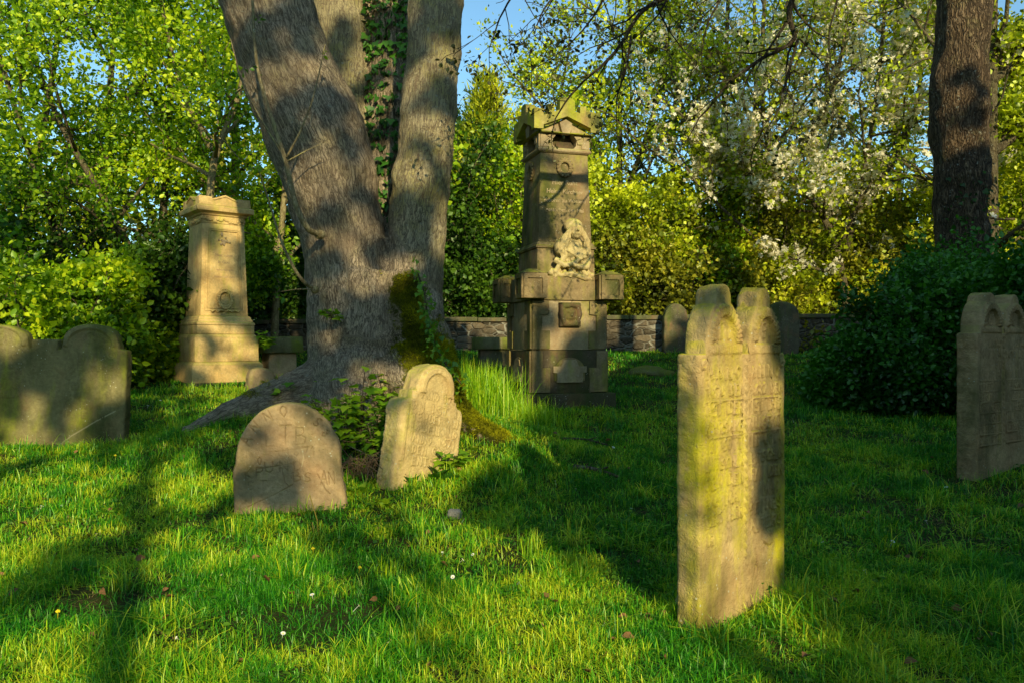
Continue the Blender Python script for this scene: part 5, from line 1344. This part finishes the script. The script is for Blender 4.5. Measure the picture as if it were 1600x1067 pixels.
LG = 'leafy trees of the left thicket'
left = [
 (262, 14.0, [[(240, 490), (205, 385), (160, 300), (105, 225), (50, 110), (20, -60)]], .085, 'leaf_fresh', 'bark_thin', 'dark thin tree leaning left behind the wide olive gravestone', 201),
 (118, 13.4, [[(108, 420), (75, 320), (30, 200), (-10, 60), (-40, -100)]], .08, 'leaf_fresh', 'bark_thin', 'leafy tree at the left edge of the picture with a leaning dark stem', 202),
 (325, 14.2, [[(325, 400), (327, 300), (332, 235), (362, 190), (385, 120), (400, 0), (410, -120)], [(332, 235), (305, 190), (270, 110), (250, 0), (240, -100)]], .085, 'leaf_fresh', 'bark_pale', 'pale forked tree rising right behind the golden pedestal monument', 203),
 (238, 15.5, [[(250, 400), (262, 250), (270, 100), (262, -60)]], .10, 'leaf_fresh', 'bark_thin', 'upright leafy tree in the middle of the left thicket', 204),
 (428, 15.6, [[(430, 430), (445, 330), (452, 200), (440, 60), (430, -80)], [(436, 380), (405, 440), (380, 430), (395, 350)]], .08, 'leaf_fresh', 'bark_pale', 'bright leafy tree between the golden monument and the big tree', 205),
 (40, 16.5, [[(30, 380), (60, 240), (90, 100), (100, -60)]], .11, 'leaf_fresh', 'bark_thin', 'leafy tree deep in the left corner of the thicket', 206),
 (180, 18.5, [[(180, 380), (160, 220), (180, 60), (190, -80)]], .12, 'leaf_yellow', 'bark_thin', 'sunlit yellow-green tree at the back of the left thicket', 207),
 (370, 19.0, [[(372, 380), (360, 220), (380, 80), (380, -60)]], .12, 'leaf_yellow', 'bark_thin', 'yellow-green tree at the back, between the pale forked tree and the big tree', 208),
 (-110, 14.5, [[(-100, 380), (-70, 240), (-60, 60), (-40, -100)]], .1, 'leaf_fresh', 'bark_thin', 'leafy tree just past the left border of the view', 209),
 (560, 19.5, [[(560, 380), (565, 220), (550, 60), (560, -80)]], .1, 'leaf_fresh', 'bark_thin', 'leafy tree seen between the stems of the big tree', 210),
]
for px, d, paths, r0, lm, bk, lab, sd in left:
    b = gbase(px, d); pp = [[b] + pxpath(paths[0], d)] + [pxpath(p, d) for p in paths[1:]]
    tree_from('deciduous_tree', 'tree', lab, b, pp, r0, RS(sd), lm, bk, 46 if d < 16 else 30, .21, .078 if d < 16 else .12, kids=(9, 5), ratios=(.30, .5), start=.18, kind='oval' if d < 16 else 'diamond', group=LG, ang=(62, 50))

def shrub(name, label, px, d, h, r, n, rng, leafmat, per, lsize, kids=(5, 3), bark='bark_thin', group=None, spread=.12, lean=.6, kind='diamond', cat='shrub', py=None, minr=.004):
    b = gbase(px, d)
    B = Brancher(rng, kids=kids, ratios=(.45, .55), ang=(48, 50), up=(.05, .0, 0), start=.12, minr=minr)
    t = empty(name, b, 0, label, cat, group)
    for j in range(n):
        a = rng.uniform(0, 6.28); rr = r * math.sqrt(rng.uniform(0, 1)); p0 = np.array([math.cos(a), math.sin(a), 0]) * rr * .45
        hh = h * rng.uniform(.35, 1.12) * (1 - .35 * (rr / r) ** 2); p1 = np.array([math.cos(a) * rr, math.sin(a) * rr, hh])
        B.follow(densify(np.array([p0, p0 * .6 + p1 * .4 + rng.normal(0, .06 + .02 * h, 3), p1 + rng.normal(0, .05 * h, 3)]), np.ones(3), 6)[0], .012 + .012 * h, 0, .3)
    V, fl = B.mb.data(); np_obj('stems', V, fl, M[bark], t)
    P, D = scatter_leaves(rng, B, per, spread, .9, b[0] * 3); P[:, 2] = np.abs(P[:, 2]) + .02
    leaf_obj('foliage', rng, P, lsize, M[leafmat], t, D=D, kind=kind, up=.5, tone=fbm((P + b) * 1.6 + 20, 3, 3)); return t
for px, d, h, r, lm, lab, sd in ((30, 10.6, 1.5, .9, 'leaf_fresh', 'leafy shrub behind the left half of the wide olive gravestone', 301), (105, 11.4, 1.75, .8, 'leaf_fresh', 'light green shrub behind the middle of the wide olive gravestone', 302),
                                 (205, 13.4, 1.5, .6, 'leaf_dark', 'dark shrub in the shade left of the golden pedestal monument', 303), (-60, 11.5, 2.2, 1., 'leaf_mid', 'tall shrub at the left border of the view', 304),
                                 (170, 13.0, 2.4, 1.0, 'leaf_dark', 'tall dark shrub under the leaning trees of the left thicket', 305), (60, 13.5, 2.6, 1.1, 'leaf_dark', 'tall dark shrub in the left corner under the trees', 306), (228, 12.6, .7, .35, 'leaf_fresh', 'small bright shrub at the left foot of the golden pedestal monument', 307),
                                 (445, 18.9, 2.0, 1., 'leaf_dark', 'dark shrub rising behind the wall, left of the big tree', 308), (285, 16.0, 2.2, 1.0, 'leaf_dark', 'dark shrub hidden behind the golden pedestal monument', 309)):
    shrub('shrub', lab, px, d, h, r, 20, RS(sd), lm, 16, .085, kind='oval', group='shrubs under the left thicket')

# dark bush by the right hand stones
for px, d, h, r, lab, sd in ((1372, 9.9, .70, .50, 'low end of the dark bush, beside the broad arched gravestone', 311), (1438, 9.9, 1.30, .72, 'tall rounded dark bush behind the shaded lawn', 312), (1530, 9.6, 1.45, .8, 'dark bush behind the grey double gravestone', 313), (1625, 10.4, 1.7, .9, 'dark bush at the right border of the view', 314), (1490, 11.2, 1.75, .75, 'dark bush wrapped round the foot of the thick brown trunk', 315), (1325, 10.4, .35, .35, 'lowest dark bush in the shaded lawn by the wall', 316)):
    shrub('bush', lab, px, d, h, r, 30, RS(sd), 'leaf_bush', 30, .062, kids=(5, 3), kind='oval', group='dark bushes on the right', spread=.10)

# shrubs and trees beyond the wall
mid = [(700, 20.5, 4.2, 1.5, 'leaf_dark', 'dark green shrub behind the wall next to the big tree', 321), (770, 19.6, 2.6, 1.3, 'leaf_dark', 'dark olive shrub behind the wall left of the tower monument', 322), (850, 21.0, 4.6, 1.6, 'leaf_fresh', 'olive shrub right behind the tower monument', 323),
       (960, 19.6, 4.4, 1.4, 'leaf_yellow', 'yellowish shrub behind the wall right of the tower monument', 324), (1030, 19.4, 3.0, 1.3, 'leaf_olive', 'olive brown shrub behind the wall, above the half hidden gravestone', 325), (1100, 20.2, 4.2, 1.5, 'leaf_fresh', 'tall yellow-green shrub behind the near double gravestone', 326),
       (1180, 19.3, 3.0, 1.3, 'leaf_olive', 'olive shrub behind the broad arched gravestone', 327), (1260, 19.8, 3.6, 1.5, 'leaf_yellow', 'yellowish shrub under the white blossom', 328), (1350, 19.2, 3.2, 1.4, 'leaf_olive', 'yellow shrub behind the low end of the dark bush', 329), (1440, 19.6, 4.2, 1.5, 'leaf_yellow', 'yellow shrub beside the thick brown trunk', 330), (1570, 18.5, 4.5, 1.6, 'leaf_yellow', 'yellow-green shrub right of the thick brown trunk', 331), (1680, 18.5, 4.5, 1.6, 'leaf_fresh', 'green shrub at the far right border', 332), (620, 20.5, 3.6, 1.4, 'leaf_dark', 'dark shrub seen past the left of the wall', 333), (500, 20.5, 3.6, 1.4, 'leaf_dark', 'dark shrub behind the wall and the big trunk', 334)]
for px, d, h, r, lm, lab, sd in mid:
    shrub('shrub', lab, px, d, h, r, 24, RS(sd), lm, 20, .105, kids=(5, 3), group='shrubs beyond the wall', spread=.16)
RG = 'spring trees beyond the wall'
right = [
 (1130, 20.5, [[(1131, 420), (1132, 300), (1128, 200), (1136, 80), (1140, -80)], [(1131, 320), (1085, 230), (1050, 130), (1030, 0)], [(1132, 260), (1190, 170), (1220, 60), (1240, -40)]], .12, 'leaf_yellow', 'slender yellow-leaved tree with a mossy stem in the middle of the far trees', 221, 6, None),
 (955, 22.0, [[(960, 380), (975, 260), (960, 150), (985, 60), (990, -80)], [(965, 330), (1010, 230), (1040, 110), (1050, 0)]], .12, 'leaf_yellow', 'yellow-green tree directly right of the tower monument top', 222, 7, None),
 (870, 25.0, [[(868, 380), (880, 280), (865, 200), (880, 130)]], .10, 'leaf_yellow', 'distant yellow-green tree behind the tower monument', 223, 8, None),
 (1055, 26.0, [[(1055, 380), (1045, 230), (1065, 90), (1060, -60)]], .12, 'leaf_olive', 'thinly leaved far tree between the tower monument and the slender tree', 224, 4, None),
 (1240, 18.8, [[(1232, 420), (1228, 340), (1205, 250), (1185, 170), (1190, 60), (1200, -60)], [(1225, 330), (1150, 250), (1110, 215)], [(1215, 280), (1290, 190), (1320, 90), (1330, -40)]], .10, 'leaf_yellow', 'white-blossoming cherry tree with a leaning stem', 225, 3, .85),
 (1330, 18.2, [[(1320, 420), (1295, 340), (1250, 290), (1210, 245)], [(1320, 400), (1350, 280), (1370, 160), (1380, 40), (1390, -60)], [(1335, 330), (1410, 250), (1440, 150), (1450, 20)]], .10, 'leaf_yellow', 'white-blossoming cherry tree left of the thick brown trunk', 226, 3, .9),
 (1290, 24.0, [[(1290, 380), (1280, 240), (1300, 100), (1290, -60)]], .12, 'leaf_olive', 'far thin tree behind the cherry blossom', 227, 3, .48),
 (1400, 25.0, [[(1400, 380), (1410, 230), (1395, 90), (1405, -60)]], .12, 'leaf_yellow', 'far tree behind the cherry, beside the thick trunk', 228, 4, .48),
 (1180, 27.0, [[(1180, 380), (1190, 230), (1175, 90), (1180, -60)]], .12, 'leaf_olive', 'far thin tree behind the slender yellow tree', 229, 3, None),
 (1552, 15.5, [[(1550, 400), (1549, 250), (1551, 100), (1553, -60), (1556, -160)], [(1550, 130), (1585, 95), (1640, 60)], [(1550, 240), (1600, 200), (1650, 180)]], .14, 'leaf_yellow', 'pale stemmed leafy tree right behind the thick brown trunk', 230, 7, .12),
 (1650, 17.0, [[(1650, 400), (1640, 240), (1630, 80), (1640, -80)]], .12, 'leaf_yellow', 'yellow-green tree at the right border', 231, 9, .1),
]
for px, d, paths, r0, lm, lab, sd, per, bl in right:
    b = gbase(px, d); pp = [[b] + pxpath(paths[0], d)] + [pxpath(p, d) for p in paths[1:]]
    cherry = bl is not None and bl > .5
    tree_from('cherry_tree' if cherry else 'deciduous_tree', 'tree', lab, b, pp, r0, RS(sd), lm, 'bark_thin', int(per * 3.2), .19, .095 if d < 23 else .12, kids=(10, 6), ratios=(.36, .5), start=.15, group=RG, ang=(55, 48), blossom=bl, minr=.009)

def conifer(label, px, d, py_top, rb, rng, n=46):
    b = gbase(px, d); top = at(px, py_top, d); H = top[2] - b[2]; t = empty('conifer', b, 0, label, 'tree', 'conifers beyond the wall')
    mb = MB(); lean = rng.normal(0, .02); Pt = np.array([[lean * z + .05 * math.sin(z), .05 * math.cos(z * 1.3), z] for z in np.linspace(0, H, 12)]); mb.tube(Pt, np.linspace(.13, .015, 12), 8)
    P, D = [], []
    for j in range(n * 4):
        f = (j + rng.uniform(0, 1)) / (n * 4); z = H * (.08 + .90 * f); L = (rb * (1 - f) ** .75 + .16) * rng.uniform(.55, 1.15); a = j * 2.4 + rng.normal(0, .3)
        o = np.array([lean * z, 0, z]); d_ = np.array([math.cos(a), math.sin(a), rng.uniform(.15, .6)])
        e = o + d_ * L; m_ = o + d_ * L * .5 + [0, 0, -.04]; mb.tube([o, m_, e], [.014, .009, .004], 4, cap=False)
        k = int(5 + 26 * L)
        tt = rng.uniform(.25, 1.05, k); q = o + (e - o) * tt[:, None] + rng.normal(0, .10, (k, 3)) * [1, 1, 1.2]; q = np.repeat(q, 5, 0) + rng.normal(0, .07, (5 * k, 3)); P.append(q); D.append(np.tile(d_ * .5 + [0, 0, .75], (5 * k, 1)) + rng.normal(0, .45, (5 * k, 3)))
    mb.build('trunk', M['bark_thin'], t); P = np.concatenate(P); D = np.concatenate(D)
    leaf_obj('crown', rng, P, .19, M['leaf_conifer'], t, D=D, kind='needle', up=.1, tone=fbm((P + b) * 1.3, 3, 5)); return t
conifer('tallest conifer with feathery yellow-green sprays, between the big tree and the tower monument', 768, 22.0, 112, 1.5, RS(401))
conifer('shorter conifer half hidden behind the right stem of the big tree', 725, 23.0, 190, 1.3, RS(402))
conifer('conifer close behind the left side of the tower monument', 818, 24.0, 175, 1.2, RS(403))
conifer('dark conifer at the right border behind the thick brown trunk', 1598, 22.0, 40, 1.5, RS(404))

# thick brown trunk on the right
b = gbase(1502, 12.0); rng = RS(95)
tp = [(640, 1500, 56, 12), (540, 1500, 45, 12), (460, 1502, 38, 12), (400, 1502, 36, 12), (300, 1503, 35, 12), (200, 1499, 40, 12), (150, 1498, 38, 12), (60, 1503, 36, 12), (0, 1505, 37, 12), (-150, 1506, 34, 12), (-400, 1500, 30, 12), (-800, 1490, 14, 12)]
P, R = stem(tp); D, r = densify(P, R, 110); mb = MB(); mb.tube(D - b, r, 56); V, fl = mb.data()
ax = np.stack([np.interp(V[:, 2], (D - b)[:, 2], (D - b)[:, i]) for i in range(2)], 1); q = V.copy(); q[:, :2] -= ax; nr = unit_rows(q * [1, 1, 0])
V = V + nr * ((fbm(V * [3, 3, 2.6], 4, 12) - .5)[:, None] * .16 + (1 - abs(2 * fbm(V * [13, 13, 3.5], 3, 13) - 1))[:, None] * .03)
BR = empty('brown_tree', b, 0, 'thick straight dark brown trunk with fissured bark on the right, ivy round its foot', 'tree')
np_obj('trunk', V, fl, M['bark_dark'], BR)
B = Brancher(RS(96), kids=(4, 3), ratios=(.5, .5), start=.3)
for a in range(6): B.grow(D[88 + 3 * a] - b, (math.cos(a * 1.1 + .5), math.sin(a * 1.1 + .5), .7), 2.6, .09, 0)
V, fl = B.mb.data(); np_obj('crown_limbs', V, fl, M['bark_dark'], BR); P, Dl = scatter_leaves(RS(97), B, 8, .25); leaf_obj('crown', RS(97), P, .12, M['leaf_fresh'], BR, D=Dl)
Pl = []
for j in range(520):
    i = rng.randint(4, 46); a = rng.normal(-1.6, .9); h = rng.uniform(0, 1) ** 1.5
    i = int(8 + h * 34); Pl.append(D[i] + (r[i] + rng.uniform(.03, .09)) * np.array([math.cos(a), math.sin(a), 0]) + rng.normal(0, .06, 3))
o = leaf_obj('ivy', rng, np.array(Pl) - D[20], .065, M['leaf_dark'], kind='ivy', up=0, D=np.stack([rng.normal(0, .5, 520), np.full(520, -.5), np.full(520, -.7)], 1)); o.location = D[20]; tag(o, 'sparse ivy clinging to the lower part of the thick brown trunk', 'ivy')

# tree standing out of view on the right whose limbs hang into the top of the picture
b = np.array([5.6, 6.6, gz(5.6, 6.6) - .05]); rng = RS(98)
OT = empty('overhanging_tree', b, 0, 'bare dark budding limbs hanging into the top of the picture before the far trees', 'tree')
B = Brancher(RS(99), kids=(5, 4, 3), ratios=(.42, .5, .5), ang=(45, 45, 45), up=(.0, -.03, -.04, -.03), wig=(.1, .16, .2, .24), start=.25, minr=.0025)
B.mb.tube(densify(np.array([b, b + [0, 0, 2.5], b + [-.05, .1, 5.2], b + [.1, 0, 7.5]]) - b, np.ones(4), 24)[0], np.linspace(.26, .14, 24), 16)
main = densify(np.array([b + [-.05, .1, 5.0], at(1500, -150, 7), at(1300, -95, 6.9), at(1100, -70, 6.8), at(900, -75, 6.7), at(740, -60, 6.6)]), np.ones(6), 26)[0]
B.mb.tube(main - b, np.linspace(.10, .025, 26), 9)
for pts, d, r0, kd in (([(1270, -85), (1243, -20), (1232, 32), (1250, 62), (1226, 76), (1180, 96), (1142, 128), (1110, 172)], 6.9, .030, 7), ([(1246, 62), (1226, 128), (1216, 170), (1190, 205)], 6.85, .014, 5), ([(1100, -70), (1058, -5), (1005, 10), (985, 56), (950, 96), (905, 130), (878, 172)], 6.8, .024, 8), ([(985, 56), (978, 105), (958, 150), (960, 190)], 6.75, .012, 5),
                       ([(940, -72), (890, -30), (850, 10), (835, 50)], 6.7, .016, 5), ([(860, -72), (810, -20), (785, 20), (770, 60), (760, 75)], 6.6, .012, 4), ([(1180, -80), (1130, -10), (1100, 40), (1095, 90)], 6.85, .014, 5), ([(1330, -95), (1310, 0), (1290, 60), (1300, 110)], 7.0, .012, 4), ([(1040, -70), (1020, -20), (1040, 50), (1085, 100)], 6.8, .012, 4), ([(1000, -72), (945, -20), (930, 20), (900, 60), (862, 95)], 6.75, .014, 6), ([(1250, 62), (1290, 100), (1300, 140)], 6.9, .008, 4)):
    P = np.array(pxpath(pts, d)); D, _ = densify(P, np.ones(len(P)), len(P) * 3); D = D + np.cumsum(rng.normal(0, .004, D.shape), 0); B.follow(D - b, r0, 1, .3, L=1.1, kids=kd, start=.15)
V, fl = B.mb.data(); np_obj('limb', V, fl, M['bark_shaded'], OT)
P, Dl = scatter_leaves(RS(100), B, 2, .035); leaf_obj('leaves', RS(100), P, .038, M['leaf_twig'], OT, D=Dl, kind='oval', tone=np.full(len(P), .4))

# far wood closing the horizon
rng = RS(110); n = 52000; x = rng.uniform(-30, 34, n); y = rng.uniform(27, 34, n); hh = 5.2 + 3.0 * (fbm(np.stack([x * .25, y * .2, 0 * x], 1), 3, 4) - .5) * 2 + np.where(x < -4, 3.0, 0)
z = 1.0 + hh * rng.uniform(0, 1, n) ** .8; P = np.stack([x, y, z], 1); P = P[fbm(P * .55, 3, 9) > .40]
tag(leaf_obj('distant_wood', rng, P, .27, M['leaf_olive'], tone=fbm(P * .5, 3, 8)), 'hazy mass of far trees closing the view beyond the wall', 'woodland', kind='stuff')

rng = RS(111); n = 26000; sd_ = rng.randint(0, 4, n); t_ = rng.uniform(0, 1, n)  # unseen wood, added to block low sky light and deepen contrast
x = np.select([sd_ == 0, sd_ == 1, sd_ >= 2], [-24 + 5 * rng.uniform(0, 1, n), 19 + 5 * rng.uniform(0, 1, n), -22 + 44 * t_]); y = np.select([sd_ == 0, sd_ == 1, sd_ >= 2], [-24 + 36 * t_, -24 + 38 * t_, -27 + 5 * rng.uniform(0, 1, n)])
top_ = np.where(sd_ >= 2, 6.6, 10.5) * (.75 + .5 * fbm(np.stack([x * .3, y * .3, 0 * x], 1), 2, 7)); P = np.stack([x, y, -.6 + top_ * rng.uniform(0, 1, n)], 1)
tag(leaf_obj('sky_block_wood', rng, P, .75, M['leaf_dark']), 'unseen leafy wood added around the other sides to block sky light', 'woodland', kind='stuff')

# ================================================================== TREES BEHIND THE VIEWER (unseen; crowns shaped by a mask to throw the dappled shade)
def ranked(u, v, s, seed):
    f = fbm(np.stack([u * s, v * s, 0 * u], 1), 3, seed); return np.clip((f - .5) / .22 * .5 + .5, 0, 1)
def shade(u, v):
    n1 = ranked(u, v, 2.6, 501); n2 = ranked(u, v, 4.8, 502); wob = (n2 - .5) * .22
    D = np.zeros_like(u)
    vmax = np.interp(u, [1.0, 1.5, 2.0, 2.6, 3.2, 4.2, 5.5, 7, 9, 13, 16], [2.05, 2.4, 2.9, 3.3, 3.6, 4.5, 5.2, 6.0, 7.2, 7.0, 7.0])
    edge = np.interp(v, [.3, 1.15, 1.66, 1.95, 2.15, 2.4, 2.8, 3.2, 3.6], [2.0, 1.88, 1.54, 1.18, 1.25, 1.5, 1.95, 2.2, 2.6])
    full = (u + wob > edge) & (v + wob < vmax)
    win = ((u - 2.12) / .44) ** 2 + ((v - 1.9) / 1.0) ** 2 < 1            # light that reaches the near double stone
    full &= ~(win & (ranked(u * 1.0, v * .5, 4.6, 503) > .22))
    full &= ~((u > 1.66) & (u < 2.06) & (v > 1.2) & (v < 2.55) & (n2 > .36))
    D[full] = 1
    def dap(mask, frac, n):
        D[mask & (n < frac)] = 1
    dap((u < edge) & (v < 3.2), .15, n1 * .45 + n2 * .55)
    dap((u > -2.7) & (u < -1.0) & (v > 3.2) & (v < 4.5), .50, n2)
    dap((u > -1.0) & (u < -.1) & (v > 2.6) & (v < 3.5), .60, n1)
    dap((u > -.4) & (u < 2.0) & (v > 3.3) & (v < 7.9), .46, n1 * .35 + n2 * .65)
    dap((u > 2.5) & (u < 4.2) & (v > 4.6) & (v < 7.6), .30, n1 * .3 + n2 * .7)
    dap((u > -1.5) & (u < -.4) & (v > 4.9) & (v < 7.8), .18, n2)
    dap((u > 4.2) & (u < 15) & (v > 4.3) & (v < 8.6), .16, n1 * .6 + n2 * .4)
    dap((u < -1.4) & (v > 4.6) & (v < 7.9), .40, n1 * .5 + n2 * .5)
    dap((u < -1.4) & (v >= 7.9) & (v < 9.0), .15, n2)
    # tower monument: clear light low left and round the bust, shade over the lower right
    D[((u - 3.05) / .22) ** 2 + ((v - 4.1) / .42) ** 2 < 1] = 0
    D[((u - 3.45) / .55) ** 2 + ((v - 5.3) / .45) ** 2 < 1] = 0
    D[(u > 3.02 + (v - 3.7) * .55) & (u < 4.2) & (v > 3.4) & (v < 4.6)] = 1
    D[((u - 2.2) / .55) ** 2 + ((v - 3.6) / .45) ** 2 < 1] = 0             # grass clump
    for cu, cv, ru, rv, fr in ((.03, 2.45, .5, .45, .25), (1.0, 2.75, .33, .55, .22), (1.68, 3.0, .38, .55, .12)):
        e = ((u - cu) / ru) ** 2 + ((v - cv) / rv) ** 2 < 1; D[e] *= (n2 < fr)[e]
    return D
rng = RS(120); n = 620000; u = rng.uniform(-5, 16, n); v = rng.uniform(.2, 9.2, n); k = shade(u, v) > .5; u, v = u[k], v[k]
h = -9.5 + rng.normal(0, 1.0, len(u)); z = (v - math.sin(SUN_EL) * h) / math.cos(SUN_EL)
P = np.stack([u * EU[0] + h * SH[0], u * EU[1] + h * SH[1], z], 1)
edges = [-5, .9, 6, 11, 16]; tu = [.8, 3.0, 8.2, 13.0]; tr_ = [.085, .26, .24, .24]
for i in range(4):
    k = (u >= edges[i]) & (u < edges[i + 1]); bx = tu[i] * EU + -9.5 * SH; b = np.array([bx[0], bx[1], gz(bx[0], bx[1]) - .1])
    t = empty('shade_tree', b, 0, ['slim leafy tree standing behind the viewer', 'dense leafy tree standing behind the viewer to the right', 'broad leafy tree farther right behind the viewer', 'leafy tree farthest right behind the viewer'][i], 'tree', 'unseen trees with crowns shaped to throw the shade')
    ln_ = np.array([EU[0], EU[1], 0]) * (-.27 if i == 0 else .0); mb = MB(); mb.tube([ln_ * z_ + [0, 0, z_] for z_ in (0, 3, 6.4, 9.5)], [tr_[i] * 1.5, tr_[i] * 1.05, tr_[i], .03], 12)
    Pk = P[k]; rg2 = RS(130 + i)
    for q in Pk[rg2.choice(len(Pk), min(60, len(Pk)), replace=False)]:
        e = q - b; zb = max(1.5, e[2] - 1.6 - .3 * abs(e[0])); mb.tube([(0, 0, zb), e * [.5, .5, 0] + [0, 0, zb + (e[2] - zb) * .65], e], [.022, .014, .005], 5, cap=False)
    mb.build('trunk', M['bark_thin'], t); leaf_obj('crown', rg2, Pk - b, .115, M['leaf_dark'], t)

# ================================================================== LIGHT, SKY, CAMERA
w = bpy.data.worlds.new('World'); SC.world = w; w.use_nodes = True
nt = w.node_tree; bg = nt.nodes['Background']; sky = nt.nodes.new('ShaderNodeTexSky'); sky.sky_type = 'NISHITA'; sky.sun_disc = False
sky.sun_elevation = SUN_EL; sky.sun_rotation = PI - SUN_AZ; sky.altitude = 100; sky.air_density = 1.0; sky.dust_density = .6; sky.ozone_density = 1.4
sky_gain = nt.nodes.new('ShaderNodeMix'); sky_gain.data_type = 'RGBA'; sky_gain.blend_type = 'MULTIPLY'; sky_gain.inputs[0].default_value = 1; sky_gain.inputs[7].default_value = (1.75, 2.35, 2.35, 1)   # gain and tint that brighten the sky
nt.links.new(sky.outputs[0], sky_gain.inputs[6]); nt.links.new(sky_gain.outputs[2], bg.inputs[0]); bg.inputs[1].default_value = .088
sun = bpy.data.lights.new('sun', 'SUN'); sun.energy = 5.0; sun.angle = rad(.5); sun.color = (1.14, 1.0, .58)
so = bpy.data.objects.new('sun', sun); COL.objects.link(so)
ld = Vector((SH[0] * math.cos(SUN_EL), SH[1] * math.cos(SUN_EL), -math.sin(SUN_EL))); so.rotation_euler = ld.to_track_quat('-Z', 'Y').to_euler(); so.location = (6, -12, 12)
cam = bpy.data.cameras.new('camera'); co_ = bpy.data.objects.new('camera', cam); COL.objects.link(co_)
co_.location = (0, 0, CAM_H); co_.rotation_euler = (PI / 2, 0, 0); cam.sensor_width = 36; cam.lens = 36 * F / 1600; cam.shift_y = (HOR - 533.5) / 1600; cam.clip_start = .05; cam.clip_end = 1500
SC.camera = co_
SC.view_settings.view_transform = 'Standard'; SC.view_settings.look = 'None'; SC.view_settings.exposure = 0
SC.cycles.use_denoising = True; SC.cycles.max_bounces = 6; SC.cycles.transmission_bounces = 4; SC.cycles.diffuse_bounces = 3
